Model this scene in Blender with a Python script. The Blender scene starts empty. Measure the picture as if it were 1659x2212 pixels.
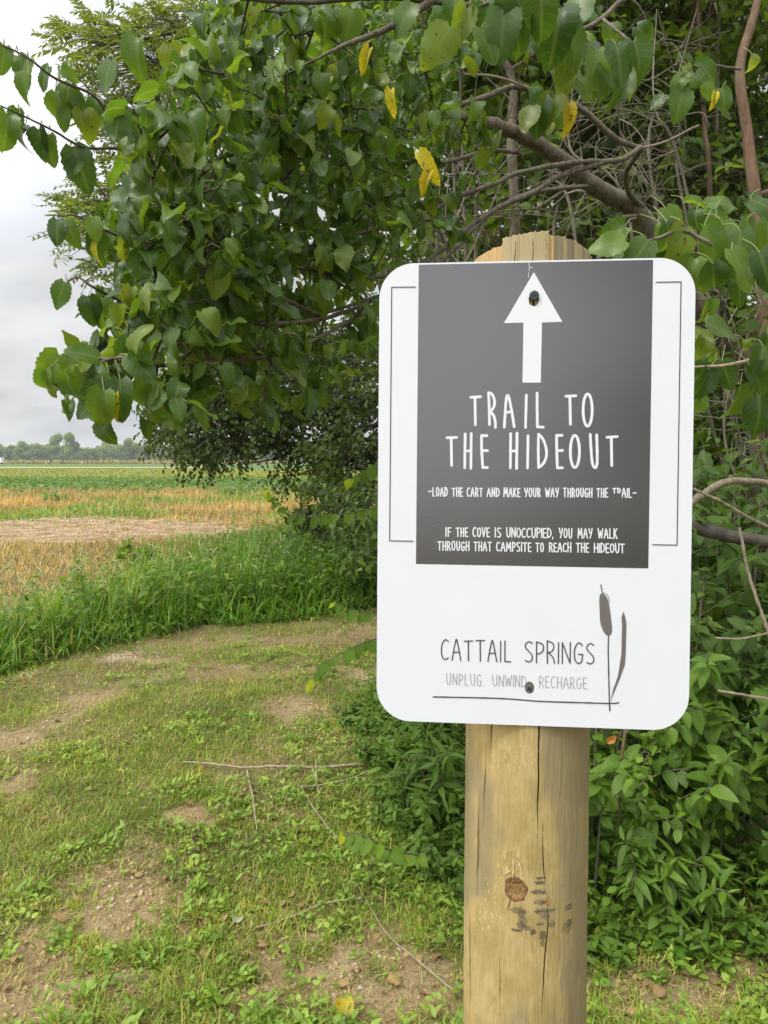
import bpy, bmesh, math
import numpy as np
from mathutils import Vector, Matrix, Euler

sc = bpy.context.scene
R = math.radians
rng = np.random.default_rng(7)

# ---------------------------------------------------------------- camera
EYE = np.array([0.0, 0.0, 1.5]); PITCH = R(3.8); FPX = 1661.0     # a view of 1659 x 2212 units, focal length 1661 units
cam_d = bpy.data.cameras.new('camera'); cam = bpy.data.objects.new('camera', cam_d)
sc.collection.objects.link(cam); sc.camera = cam
cam.location = EYE; cam.rotation_euler = (R(90) - PITCH, 0, 0)
cam_d.sensor_fit = 'VERTICAL'; cam_d.sensor_height = 24.0; cam_d.lens = 24.0 * FPX / 2212.0
cam_d.clip_start = 0.05; cam_d.clip_end = 6000

# ---------------------------------------------------------------- sky and sun
SUN = Vector((-0.45, -0.38, 0.85)).normalized()
world = bpy.data.worlds.new('World'); sc.world = world; world.use_nodes = True
wn = world.node_tree.nodes; wl = world.node_tree.links
wn.clear()
def wnode(t, **k):
    n = wn.new(t)
    for a, b in k.items(): setattr(n, a, b)
    return n
w_out = wnode('ShaderNodeOutputWorld')
sky = wnode('ShaderNodeTexSky'); sky.sky_type = 'NISHITA'; sky.sun_disc = False
sky.sun_elevation = math.asin(SUN.z); sky.sun_rotation = math.atan2(SUN.x, SUN.y)
bg1 = wnode('ShaderNodeBackground'); bg1.inputs['Strength'].default_value = 0.12
wl.new(sky.outputs[0], bg1.inputs['Color'])
tc = wnode('ShaderNodeTexCoord')
sep = wnode('ShaderNodeSeparateXYZ'); wl.new(tc.outputs['Generated'], sep.inputs[0])
zc = wnode('ShaderNodeMath', operation='MAXIMUM'); wl.new(sep.outputs['Z'], zc.inputs[0]); zc.inputs[1].default_value = 0.0
za = wnode('ShaderNodeMath', operation='ADD'); wl.new(zc.outputs[0], za.inputs[0]); za.inputs[1].default_value = 0.22
dx = wnode('ShaderNodeMath', operation='DIVIDE'); wl.new(sep.outputs['X'], dx.inputs[0]); wl.new(za.outputs[0], dx.inputs[1])
dy = wnode('ShaderNodeMath', operation='DIVIDE'); wl.new(sep.outputs['Y'], dy.inputs[0]); wl.new(za.outputs[0], dy.inputs[1])
cv = wnode('ShaderNodeCombineXYZ'); wl.new(dx.outputs[0], cv.inputs[0]); wl.new(dy.outputs[0], cv.inputs[1])
n1 = wnode('ShaderNodeTexNoise'); n1.inputs['Scale'].default_value = 1.5; n1.inputs['Detail'].default_value = 7
n1.inputs['Roughness'].default_value = 0.5; n1.inputs['Distortion'].default_value = 0.25
wl.new(cv.outputs[0], n1.inputs['Vector'])
cr = wnode('ShaderNodeValToRGB'); wl.new(n1.outputs[0], cr.inputs[0])
cr.color_ramp.elements[0].position = 0.33; cr.color_ramp.elements[0].color = (0.44, 0.455, 0.47, 1)
cr.color_ramp.elements[1].position = 0.66; cr.color_ramp.elements[1].color = (0.77, 0.77, 0.765, 1)
e = cr.color_ramp.elements.new(0.5); e.color = (0.63, 0.635, 0.64, 1)
# cloud is brighter around the veiled sun
dot = wnode('ShaderNodeVectorMath', operation='DOT_PRODUCT'); wl.new(tc.outputs['Generated'], dot.inputs[0]); dot.inputs[1].default_value = SUN
mr = wnode('ShaderNodeMapRange'); wl.new(dot.outputs['Value'], mr.inputs[0])
mr.inputs[1].default_value = 0.0; mr.inputs[2].default_value = 0.95; mr.inputs[3].default_value = 0.74; mr.inputs[4].default_value = 2.9
bg2 = wnode('ShaderNodeBackground'); wl.new(cr.outputs[0], bg2.inputs['Color']); wl.new(mr.outputs[0], bg2.inputs['Strength'])
n2 = wnode('ShaderNodeTexNoise'); n2.inputs['Scale'].default_value = 0.9; n2.inputs['Detail'].default_value = 4
wl.new(cv.outputs[0], n2.inputs['Vector'])
cov = wnode('ShaderNodeMapRange'); wl.new(n2.outputs[0], cov.inputs[0])
cov.inputs[1].default_value = 0.36; cov.inputs[2].default_value = 0.5; cov.inputs[3].default_value = 0.72; cov.inputs[4].default_value = 0.98
mix = wnode('ShaderNodeMixShader'); wl.new(cov.outputs[0], mix.inputs[0]); wl.new(bg1.outputs[0], mix.inputs[1]); wl.new(bg2.outputs[0], mix.inputs[2])
wl.new(mix.outputs[0], w_out.inputs['Surface'])

sun_d = bpy.data.lights.new('sun', 'SUN'); sun_d.energy = 1.5; sun_d.angle = R(14); sun_d.color = (1.0, 0.94, 0.83)
sun = bpy.data.objects.new('sun', sun_d); sc.collection.objects.link(sun)
sun.rotation_euler = SUN.to_track_quat('Z', 'Y').to_euler()

sc.view_settings.view_transform = 'Standard'; sc.view_settings.look = 'None'
sc.view_settings.exposure = 0.62; sc.view_settings.gamma = 1.0
sc.render.engine = 'CYCLES'
cy = sc.cycles
cy.max_bounces = 6; cy.diffuse_bounces = 3; cy.glossy_bounces = 2; cy.transmission_bounces = 4; cy.transparent_max_bounces = 4
cy.volume_bounces = 0; cy.caustics_reflective = False; cy.caustics_refractive = False
cy.use_denoising = True; cy.denoising_prefilter = 'ACCURATE'; cy.denoising_input_passes = 'RGB_ALBEDO_NORMAL'; cy.sample_clamp_indirect = 6

# ---------------------------------------------------------------- helpers: measuring, noise, meshes
def ray(px, py):
    a = (px - 829.5) / FPX; b = (1106.0 - py) / FPX
    return np.array([a, math.cos(PITCH) + b * math.sin(PITCH), b * math.cos(PITCH) - math.sin(PITCH)])
def at(px, py, Y):
    d = ray(px, py); return EYE + d * (Y / d[1])
def gnd(px, py):
    d = ray(px, py); return EYE + d * (-EYE[2] / d[2])
def path(pts): return np.array([at(*p) for p in pts])

def unit(v): return v / np.maximum(np.linalg.norm(v, axis=-1, keepdims=True), 1e-9)
def _h(ix, iy, iz, s):
    n = (ix * 374761393 + iy * 668265263 + iz * 2147483647 + s * 1274126177) & 0xFFFFFFFF
    n = ((n ^ (n >> 13)) * 1274126177) & 0xFFFFFFFF
    return ((n ^ (n >> 16)) & 0xFFFF) / 65535.0
def noise(x, y, z=0.0, s=0, oct=1):
    x = np.asarray(x, float); y = np.asarray(y, float); z = np.broadcast_to(np.asarray(z, float), np.broadcast(x, y).shape)
    tot = 0.0; amp = 1.0; nrm = 0.0
    for o in range(oct):
        f = 2.0 ** o
        X, Y, Z = x * f + 17.3 * o, y * f + 5.1 * o, z * f
        ix, iy, iz = np.floor(X).astype(np.int64), np.floor(Y).astype(np.int64), np.floor(Z).astype(np.int64)
        fx, fy, fz = X - ix, Y - iy, Z - iz
        fx = fx * fx * (3 - 2 * fx); fy = fy * fy * (3 - 2 * fy); fz = fz * fz * (3 - 2 * fz)
        v = 0
        for a in (0, 1):
            for b in (0, 1):
                for c in (0, 1):
                    v = v + _h(ix + a, iy + b, iz + c, s + o) * (fx if a else 1 - fx) * (fy if b else 1 - fy) * (fz if c else 1 - fz)
        tot = tot + v * amp; nrm += amp; amp *= 0.5
    return tot / nrm
def smooth(a, b, x):
    t = np.clip((x - a) / (b - a), 0, 1); return t * t * (3 - 2 * t)

def link(o, parent=None):
    sc.collection.objects.link(o)
    if parent is not None: o.parent = parent
    return o
def mesh_np(name, V, quads=None, tris=None, mat=None, parent=None, lc=None, col=None, smooth_=True, polys=None):
    me = bpy.data.meshes.new(name)
    V = np.asarray(V, np.float32)
    fl = []; ls = []; lt = []
    st = 0
    for F, k in ((quads, 4), (tris, 3)):
        if F is not None and len(F):
            F = np.asarray(F, np.int32).reshape(-1, k)
            fl.append(F.ravel()); ls.append(st + np.arange(len(F), dtype=np.int32) * k); lt.append(np.full(len(F), k, np.int32)); st += F.size
    loops = np.concatenate(fl); starts = np.concatenate(ls); tots = np.concatenate(lt)
    me.vertices.add(len(V)); me.vertices.foreach_set('co', V.ravel())
    me.loops.add(len(loops)); me.loops.foreach_set('vertex_index', loops)
    me.polygons.add(len(starts)); me.polygons.foreach_set('loop_start', starts); me.polygons.foreach_set('loop_total', tots)
    if smooth_: me.polygons.foreach_set('use_smooth', np.ones(len(starts), bool))
    if lc is not None:
        a = me.attributes.new('lc', 'FLOAT_VECTOR', 'POINT'); a.data.foreach_set('vector', np.asarray(lc, np.float32).ravel())
    if col is not None:
        a = me.attributes.new('wc', 'FLOAT_COLOR', 'POINT')
        c = np.ones((len(V), 4), np.float32); c[:, :3] = col; a.data.foreach_set('color', c.ravel())
    me.update(calc_edges=True); me.validate()
    if mat: me.materials.append(mat)
    return link(bpy.data.objects.new(name, me), parent)
def empty(name, loc=(0, 0, 0), label=None, cat=None, group=None):
    o = bpy.data.objects.new(name, None); o.location = loc; o.empty_display_size = 0.05
    link(o); tag(o, label, cat, group); return o
def tag(o, label=None, cat=None, group=None, kind=None):
    for k, v in (('label', label), ('category', cat), ('group', group), ('kind', kind)):
        if v: o[k] = v
    return o
def adopt(o, root):
    """parent a world-space mesh under a thing without moving it"""
    o.parent = root; o.matrix_parent_inverse = Matrix.Translation(root.location).inverted() if root.rotation_euler == Euler((0, 0, 0)) else root.matrix_basis.inverted()
    return o

# ---- tubes: arrays of equal-length polylines
def tube_geo(P, rad, sides=6):
    P = np.asarray(P, float); rad = np.asarray(rad, float)
    T, k, _ = P.shape
    tan = unit(np.gradient(P, axis=1))
    ref = np.where(np.abs(tan[:, :, 2:3]) > 0.9, np.array([1.0, 0, 0]), np.array([0, 0, 1.0]))
    s = unit(np.cross(tan, ref)); u = np.cross(s, tan)
    ang = np.arange(sides) * 2 * math.pi / sides
    ring = P[:, :, None, :] + rad[:, :, None, None] * (np.cos(ang)[None, None, :, None] * s[:, :, None, :] + np.sin(ang)[None, None, :, None] * u[:, :, None, :])
    V = ring.reshape(-1, 3)
    base = (np.arange(T) * k * sides)[:, None, None] + (np.arange(k - 1) * sides)[None, :, None] + np.arange(sides)[None, None, :]
    nxt = (np.arange(T) * k * sides)[:, None, None] + (np.arange(k - 1) * sides)[None, :, None] + ((np.arange(sides) + 1) % sides)[None, None, :]
    Q = np.stack([base, nxt, nxt + sides, base + sides], -1).reshape(-1, 4)
    t = np.broadcast_to(np.linspace(0, 1, k)[None, :, None], (T, k, sides)); rr = np.broadcast_to(rng.random(T)[:, None, None], (T, k, sides))
    lc = np.stack([t, np.zeros_like(t), rr], -1).reshape(-1, 3)
    return V, Q, lc
def spline(P, n):
    P = np.asarray(P, float)
    if len(P) == 2: return P[0] + (P[1] - P[0]) * np.linspace(0, 1, n)[:, None]
    E = np.vstack([2 * P[0] - P[1], P, 2 * P[-1] - P[-2]])
    t = np.linspace(0, len(P) - 1 - 1e-6, n); i = t.astype(int); f = (t - i)[:, None]
    a, b, c, d = E[i], E[i + 1], E[i + 2], E[i + 3]
    return 0.5 * (2 * b + (c - a) * f + (2 * a - 5 * b + 4 * c - d) * f ** 2 + (3 * b - a - 3 * c + d) * f ** 3)
class Geo:
    def __init__(s): s.V = []; s.Q = []; s.T = []; s.L = []; s.n = 0
    def add(s, V, Q=None, lc=None, T=None):
        if Q is not None and len(Q): s.Q.append(np.asarray(Q) + s.n)
        if T is not None and len(T): s.T.append(np.asarray(T) + s.n)
        s.V.append(V); s.L.append(lc if lc is not None else np.zeros((len(V), 3))); s.n += len(V)
    def tube(s, P, r0, r1=None, n=None, sides=8, rough=0.0):
        n = n or max(4, len(P) * 4); S = spline(P, n)
        if isinstance(r0, (list, tuple)): rad = np.interp(np.linspace(0, 1, n), np.linspace(0, 1, len(r0)), r0)
        else: rad = np.linspace(r0, r0 if r1 is None else r1, n)
        if rough:
            S = S + (rng.random((n, 3)) - 0.5) * rough * rad[:, None] * 2
            rad = rad * (1 + (rng.random(n) - 0.5) * rough)
        V, Q, L = tube_geo(S[None], rad[None], sides); s.add(V, Q, L); return S
    def build(s, name, mat, parent=None, smooth_=True):
        o = mesh_np(name, np.vstack(s.V), np.vstack(s.Q) if s.Q else None, np.vstack(s.T) if s.T else None, mat, None, np.vstack(s.L), smooth_=smooth_)
        if parent is not None: adopt(o, parent)
        return o

# ---- leaf templates: x across, y along, z out of the blade
def leaf_tmpl(rows=6, cols=5, half=0.35, a=0.65, b=0.8, fold=0.25, bend=0.5, serr=0.0, heart=0.0, wave=0.0, seed=0, twist=0.0):
    g = np.random.default_rng(seed)
    t = np.linspace(0, 1, rows + 1); u = np.linspace(-1, 1, cols)
    w = half * np.maximum(np.sin(np.pi * np.clip(t, 0.0, 1) ** a), 0) ** b
    w[0] = max(w[0], 0.35 * half if heart else 0.012); w[-1] = 0.0
    T, U = np.meshgrid(t, u, indexing='ij'); W = np.repeat(w[:, None], cols, 1)
    sr = np.ones_like(W)
    if serr:
        sr[1:-1:2, 0] -= serr; sr[1:-1:2, -1] -= serr
    x = U * W * sr
    y0 = T - heart * np.abs(U) ** 1.5 * (1 - T) ** 5
    k = max(bend, 1e-3); y = np.sin(k * y0) / k; zb = -(1 - np.cos(k * y0)) / k
    z = zb + fold * np.abs(x) + wave * half * np.sin(T * 9 + U * 2 + seed * 2.1) * np.abs(U) ** 1.5
    if twist:
        an = twist * T; x, z = x * np.cos(an) - z * np.sin(an) * 0.6, z + x * np.sin(an)
    V = np.stack([x, y, z], -1).reshape(-1, 3)
    i = np.arange(rows)[:, None] * cols + np.arange(cols - 1)[None]
    Q = np.stack([i, i + 1, i + cols + 1, i + cols], -1).reshape(-1, 4)
    lc = np.stack([T, U], -1).reshape(-1, 2)
    return V, Q, lc
MULB = [leaf_tmpl(15, 5, hf, 0.60, 0.62, f, bd, 0.10, 0.10, wv, i, tw) for i, (hf, f, bd, wv, tw) in enumerate([(.37, 0.2, 0.5, 0.1, 0.1), (.34, 0.5, 1.0, 0.14, -0.4), (.40, -0.15, 0.8, 0.2, 0.4), (.36, 0.8, 1.5, 0.22, 0.3), (.38, 0.1, 0.3, 0.14, -0.2), (.33, 0.9, 0.8, .2, .6), (.37, .3, 1.9, .15, -.5)])]
OVATE = [leaf_tmpl(7, 5, 0.27, 0.72, 0.85, f, bd, 0, 0, wv, i) for i, (f, bd, wv) in enumerate([(0.2, 0.5, 0.05), (0.45, 0.9, 0.1), (0.05, 0.3, 0.12)])]
LANCE = [leaf_tmpl(6, 3, 0.12, 0.75, 0.9, f, bd, 0, 0, 0, i) for i, (f, bd) in enumerate([(0.2, 0.5), (0.4, 1.0), (0.1, 0.2)])]
SIMPLE = [leaf_tmpl(3, 3, 0.30, 0.7, 0.8, f, bd) for f, bd in ((0.25, 0.5), (0.5, 0.9), (0.0, 0.3))]
LEAFLET = [leaf_tmpl(3, 3, 0.17, 0.75, 0.9, f, bd) for f, bd in ((0.3, 0.5), (0.0, 0.3))]
BLADE = [leaf_tmpl(6, 2, 0.021, 0.42, 0.75, 0, bd, seed=i) for i, bd in enumerate((0.6, 1.2, 1.8, 2.3, 0.3))]
BLADE3 = [leaf_tmpl(3, 2, 0.045, 0.45, 0.7, 0, bd) for bd in (0.3, 0.8, 1.4)]
OVAL = [leaf_tmpl(3, 3, 0.34, 0.85, 0.6, f, bd) for f, bd in ((0.2, 0.4), (0.0, 0.8))]

def place(geo, tmpls, pos, ldir, nrm, size, wide=None, var=None):
    """put one leaf per row of pos: ldir = along the blade, nrm = out of the blade"""
    N = len(pos)
    if N == 0: return
    y = unit(ldir); z = unit(nrm - (nrm * y).sum(-1, keepdims=True) * y); x = np.cross(y, z)
    which = rng.integers(0, len(tmpls), N)
    var = rng.random(N) if var is None else var
    wide = np.ones(N) if wide is None else wide
    size = np.broadcast_to(size, (N,)); wide = np.broadcast_to(wide, (N,))
    for i, (TV, TQ, TL) in enumerate(tmpls):
        m = which == i; n = int(m.sum())
        if not n: continue
        s = size[m][:, None, None]
        V = pos[m][:, None, :] + s * (TV[None, :, 0:1] * wide[m][:, None, None] * x[m][:, None, :] + TV[None, :, 1:2] * y[m][:, None, :] + TV[None, :, 2:3] * z[m][:, None, :])
        Q = TQ[None] + (np.arange(n) * len(TV))[:, None, None]
        L = np.concatenate([np.broadcast_to(TL[None], (n,) + TL.shape), np.broadcast_to(var[m][:, None, None], (n, len(TV), 1))], -1)
        geo.add(V.reshape(-1, 3), Q.reshape(-1, 4), L.reshape(-1, 3))
UP = np.array([0, 0, 1.0])
LIGHTWARD = np.array([-0.45, -0.5, 0.75])
def rnd(n): return unit(rng.normal(size=(n, 3)))
def sprays(P, D, L, n, hang=0.4, bend=0.2, out=0.9, pet=0.0, spread=0.35, t0=0.15):
    """n leaves along each twig, on alternating sides; returns twig polylines and leaf frames"""
    P = np.asarray(P, float); D = unit(np.asarray(D, float)); L = np.broadcast_to(L, (len(P),))
    tt = np.linspace(0, 1, 5)
    def pos(t): return P[:, None, :] + D[:, None, :] * (L[:, None] * t)[..., None] - UP * (bend * L[:, None] * t ** 2)[..., None]
    poly = pos(np.broadcast_to(tt, (len(P), 5)))
    t = np.clip(t0 + (1 - t0) * (np.arange(n)[None] + rng.random((len(P), n)) * 0.7) / (n - 0.3), 0, 1)
    B = pos(t)
    s = unit(np.cross(D, UP) + rnd(len(P)) * 0.15)
    sg = np.where(np.arange(n) % 2 == 0, 1.0, -1.0)[None, :, None]
    ld = D[:, None, :] * 0.45 + s[:, None, :] * sg * out - UP * hang + rng.normal(size=B.shape) * spread
    ld = unit(ld)
    B2 = B + ld * pet * np.array([1, 1, 0.4])
    return poly, B.reshape(-1, 3), B2.reshape(-1, 3), ld.reshape(-1, 3)

# ---------------------------------------------------------------- materials
def material(name):
    m = bpy.data.materials.new(name); m.use_nodes = True; nt = m.node_tree; nt.nodes.clear(); return m, nt
def N(nt, t, **k):
    n = nt.nodes.new(t)
    for a, b in k.items():
        if a == 'op': n.operation = b
        elif a == 'inp':
            for i, v in b.items(): n.inputs[i].default_value = v
        else: setattr(n, a, b)
    return n
def ramp(nt, src, stops, interp='LINEAR'):
    r = N(nt, 'ShaderNodeValToRGB'); cr = r.color_ramp; cr.interpolation = interp
    while len(cr.elements) < len(stops): cr.elements.new(0.5)
    for e, (p, c) in zip(cr.elements, stops): e.position = p; e.color = (*c, 1)
    nt.links.new(src, r.inputs[0]); return r.outputs[0]
def mixc(nt, f, a, b, mode='MIX'):
    m = N(nt, 'ShaderNodeMix', data_type='RGBA', blend_type=mode)
    for s, i in ((f, 0), (a, 6), (b, 7)):
        if isinstance(s, (int, float)): m.inputs[i].default_value = s
        elif isinstance(s, tuple): m.inputs[i].default_value = (*s, 1)
        else: nt.links.new(s, m.inputs[i])
    return m.outputs[2]
def nz(nt, scale, detail=3, rough=0.5, vec=None, dist=0.0):
    n = N(nt, 'ShaderNodeTexNoise'); n.inputs['Scale'].default_value = scale; n.inputs['Detail'].default_value = detail
    n.inputs['Roughness'].default_value = rough; n.inputs['Distortion'].default_value = dist
    if vec is None:
        t = N(nt, 'ShaderNodeTexCoord'); vec = t.outputs['Object']
    nt.links.new(vec, n.inputs['Vector']); return n.outputs[0]
def mrange(nt, src, a, b, c=0.0, d=1.0):
    m = N(nt, 'ShaderNodeMapRange'); nt.links.new(src, m.inputs[0])
    for i, v in enumerate((a, b, c, d)): m.inputs[i + 1].default_value = v
    return m.outputs[0]
def math_(nt, op, a, b=0.0):
    m = N(nt, 'ShaderNodeMath', op=op)
    for s, i in ((a, 0), (b, 1)):
        if isinstance(s, (int, float)): m.inputs[i].default_value = s
        else: nt.links.new(s, m.inputs[i])
    return m.outputs[0]
def leaf_mat(name, stops, trans=0.35, rough=0.45, vein=0.25, spots=0.0, spec=0.5, sat=1.0, patch=0.0):
    m, nt = material(name)
    at_ = N(nt, 'ShaderNodeAttribute', attribute_name='lc'); sp = N(nt, 'ShaderNodeSeparateXYZ'); nt.links.new(at_.outputs['Vector'], sp.inputs[0])
    stops = [(p, (c[0] * 1.13, c[1] * 1.10, c[2] * .82)) for p, c in stops]
    col = ramp(nt, sp.outputs['Z'], stops)
    mo = nz(nt, 9.0, 3)
    col = mixc(nt, 0.5, col, mixc(nt, 1.0, col, ramp(nt, mo, [(0.3, (0.55, 0.6, 0.5)), (0.7, (1.3, 1.25, 1.2))]), 'MULTIPLY'))
    if patch:
        big = nz(nt, patch, 2)
        col = mixc(nt, 0.6, col, mixc(nt, 1.0, col, ramp(nt, big, [(0.35, (0.55, 0.65, 0.6)), (0.65, (1.35, 1.25, 1.0))]), 'MULTIPLY'))
    if vein:
        au = math_(nt, 'ABSOLUTE', sp.outputs['Y'])
        mid = mrange(nt, au, 0.0, 0.16, 1.0, 0.0)
        sd = math_(nt, 'FRACT', math_(nt, 'MULTIPLY', math_(nt, 'SUBTRACT', sp.outputs['X'], math_(nt, 'MULTIPLY', au, 0.22)), 7.0))
        sv = mrange(nt, math_(nt, 'ABSOLUTE', math_(nt, 'SUBTRACT', sd, 0.5)), 0.0, 0.12, 0.5, 0.0)
        vf = math_(nt, 'MULTIPLY', math_(nt, 'MAXIMUM', mid, sv), vein)
        col = mixc(nt, vf, col, (0.20, 0.26, 0.07))
    if spots:
        s = nz(nt, 90.0, 3, 0.6); has = mrange(nt, sp.outputs['Z'], 1 - spots - 0.05, 1 - spots + 0.05)
        s2 = math_(nt, 'MULTIPLY', mrange(nt, s, 0.63, 0.68), has)
        s3 = math_(nt, 'MULTIPLY', mrange(nt, s, 0.53, 0.62), has)
        col = mixc(nt, math_(nt, 'MULTIPLY', s3, 0.6), col, (0.22, 0.20, 0.02)); col = mixc(nt, s2, col, (0.075, 0.035, 0.012))
    bs = N(nt, 'ShaderNodeBsdfPrincipled'); bs.inputs['Roughness'].default_value = rough; bs.inputs['Specular IOR Level'].default_value = spec
    nt.links.new(col, bs.inputs['Base Color'])
    tr = N(nt, 'ShaderNodeBsdfTranslucent'); nt.links.new(mixc(nt, 1.0, col, (1.9, 1.75, 0.8), 'MULTIPLY'), tr.inputs['Color'])
    mx = N(nt, 'ShaderNodeMixShader'); mx.inputs[0].default_value = trans; nt.links.new(bs.outputs[0], mx.inputs[1]); nt.links.new(tr.outputs[0], mx.inputs[2])
    o = N(nt, 'ShaderNodeOutputMaterial'); nt.links.new(mx.outputs[0], o.inputs['Surface']); return m
def plain(name, col, rough=0.6, spec=0.5, metal=0.0, bump=None, var=None):
    m, nt = material(name); bs = N(nt, 'ShaderNodeBsdfPrincipled'); bs.inputs['Roughness'].default_value = rough
    bs.inputs['Metallic'].default_value = metal; bs.inputs['Specular IOR Level'].default_value = spec
    if var:
        v = nz(nt, var[0], 4); nt.links.new(mixc(nt, mrange(nt, v, 0.3, 0.7), col, var[1]), bs.inputs['Base Color'])
    else: bs.inputs['Base Color'].default_value = (*col, 1)
    if bump:
        b = N(nt, 'ShaderNodeBump'); b.inputs['Strength'].default_value = bump[1]; b.inputs['Distance'].default_value = bump[2]
        nt.links.new(nz(nt, bump[0], 3), b.inputs['Height']); nt.links.new(b.outputs[0], bs.inputs['Normal'])
    o = N(nt, 'ShaderNodeOutputMaterial'); nt.links.new(bs.outputs[0], o.inputs['Surface']); return m
def bark_mat(name, a, b, scale=30):
    m, nt = material(name); t = N(nt, 'ShaderNodeTexCoord'); mp = N(nt, 'ShaderNodeMapping'); mp.inputs['Scale'].default_value = (1, 1, 0.35)
    nt.links.new(t.outputs['Object'], mp.inputs[0])
    n = nz(nt, scale, 5, 0.65, mp.outputs[0]); big = nz(nt, 2.5, 2)
    col = mixc(nt, mrange(nt, n, 0.35, 0.65), a, b)
    col = mixc(nt, math_(nt, 'MULTIPLY', mrange(nt, big, 0.45, 0.7), 0.35), col, (0.16, 0.17, 0.11))
    bs = N(nt, 'ShaderNodeBsdfPrincipled'); bs.inputs['Roughness'].default_value = 0.85; nt.links.new(col, bs.inputs['Base Color'])
    bp = N(nt, 'ShaderNodeBump'); bp.inputs['Strength'].default_value = 0.8; bp.inputs['Distance'].default_value = 0.02
    nt.links.new(n, bp.inputs['Height']); nt.links.new(bp.outputs[0], bs.inputs['Normal'])
    o = N(nt, 'ShaderNodeOutputMaterial'); nt.links.new(bs.outputs[0], o.inputs['Surface']); return m

G = lambda *s: list(s)
M_mulb = leaf_mat('mulberry_leaf', G((0, (0.032, 0.08, 0.018)), (0.45, (0.066, 0.138, 0.024)), (0.8, (0.11, 0.195, 0.03)), (1, (0.15, 0.215, 0.03))), 0.46, 0.40, 0.45, 0.14, 0.5)
M_walnut = leaf_mat('walnut_leaf', G((0, (0.07, 0.115, 0.025)), (1, (0.14, 0.19, 0.05))), 0.42, 0.5, 0)
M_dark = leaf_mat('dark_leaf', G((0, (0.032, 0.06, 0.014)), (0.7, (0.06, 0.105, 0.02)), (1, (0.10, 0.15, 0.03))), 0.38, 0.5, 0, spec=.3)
M_wood = leaf_mat('woods_leaf', G((0, (0.045, 0.09, 0.012)), (0.6, (0.08, 0.145, 0.02)), (1, (0.14, 0.21, 0.03))), 0.5, 0.5, 0, patch=0.8)
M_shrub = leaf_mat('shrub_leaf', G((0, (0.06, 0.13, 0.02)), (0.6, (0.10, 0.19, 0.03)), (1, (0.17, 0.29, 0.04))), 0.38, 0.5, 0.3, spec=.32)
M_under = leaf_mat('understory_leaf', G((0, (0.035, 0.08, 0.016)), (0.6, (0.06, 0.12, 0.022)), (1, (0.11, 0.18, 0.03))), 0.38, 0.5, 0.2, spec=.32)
M_shoot = leaf_mat('young_leaf', G((0, (0.09, 0.18, 0.025)), (0.6, (0.15, 0.26, 0.035)), (1, (0.40, 0.46, 0.03))), 0.5, 0.55, 0.3, spec=.25)
M_grass = leaf_mat('lawn_blade', G((0, (0.14, 0.22, 0.035)), (0.45, (0.20, 0.30, 0.045)), (0.68, (0.29, 0.31, 0.07)), (0.8, (0.44, 0.36, 0.17)), (1, (0.56, 0.47, 0.27))), 0.3, 0.6, 0, patch=1.6)
M_weed = leaf_mat('lawn_weed_leaf', G((0, (0.12, 0.22, 0.035)), (0.6, (0.19, 0.31, 0.045)), (1, (0.29, 0.39, 0.065))), 0.3, 0.55, 0.15)
M_tall = leaf_mat('tall_grass_blade', G((0, (0.07, 0.18, 0.035)), (0.6, (0.135, 0.275, 0.05)), (0.9, (0.23, 0.36, 0.08)), (1, (0.42, 0.36, 0.15))), 0.34, 0.5, 0, patch=0.9)
M_dry = leaf_mat('dry_grass_blade', G((0, (0.29, 0.185, 0.105)), (0.6, (0.43, 0.30, 0.185)), (1, (0.56, 0.47, 0.32))), 0.25, 0.7, 0, patch=0.35)
M_straw = leaf_mat('straw', G((0, (0.24, 0.17, 0.09)), (0.6, (0.42, 0.33, 0.20)), (1, (0.58, 0.50, 0.36))), 0.1, 0.7, 0)
M_crop = leaf_mat('crop_leaf', G((0, (0.06, 0.13, 0.04)), (1, (0.13, 0.22, 0.06))), 0.3, 0.6, 0)
M_yel = leaf_mat('yellowing_grass', G((0, (0.13, 0.20, 0.06)), (0.6, (0.22, 0.26, 0.07)), (1, (0.34, 0.30, 0.13))), 0.3, 0.6, 0)
M_fard = leaf_mat('far_dark_leaf', G((0, (0.07, 0.13, 0.045)), (1, (0.14, 0.21, 0.065))), .35, .7, 0)
M_far = leaf_mat('far_tree_leaf', G((0, (0.10, 0.17, 0.04)), (0.6, (0.19, 0.27, 0.065)), (1, (0.32, 0.36, 0.09))), 0.45, 0.7, 0, patch=0.12)
M_yleaf = leaf_mat('yellow_leaf', G((0, (0.42, 0.34, 0.03)), (1, (0.55, 0.50, 0.05))), 0.3, 0.5, 0.2, 1.0)
M_oleaf = leaf_mat('orange_leaf', G((0, (0.42, 0.14, 0.04)), (1, (0.50, 0.20, 0.05))), 0.3, 0.5, 0.2, .8)
M_bleaf = leaf_mat('brown_leaf', G((0, (0.20, 0.12, 0.07)), (1, (0.30, 0.20, 0.12))), 0.1, 0.7, 0.2)
M_petiole = plain('petiole', (0.20, 0.24, 0.06), 0.5)
M_twig = bark_mat('twig_bark', (0.10, 0.085, 0.06), (0.20, 0.17, 0.125), 60)
M_twigd = bark_mat('purple_twig_bark', (0.06, 0.05, 0.045), (0.12, 0.10, 0.085), 60)
M_bark = bark_mat('mulberry_bark', (0.045, 0.035, 0.024), (0.155, 0.12, 0.08), 38)
M_barkr = bark_mat('red_brown_bark', (0.10, 0.055, 0.032), (0.21, 0.125, 0.075), 22)
M_barkd = bark_mat('dark_bark', (0.035, 0.03, 0.024), (0.09, 0.075, 0.055), 20)
M_dead = bark_mat('dead_wood', (0.16, 0.125, 0.085), (0.34, 0.28, 0.20), 50)
M_stick = bark_mat('bleached_stick', (0.26, 0.20, 0.13), (0.46, 0.37, 0.26), 60)

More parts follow.
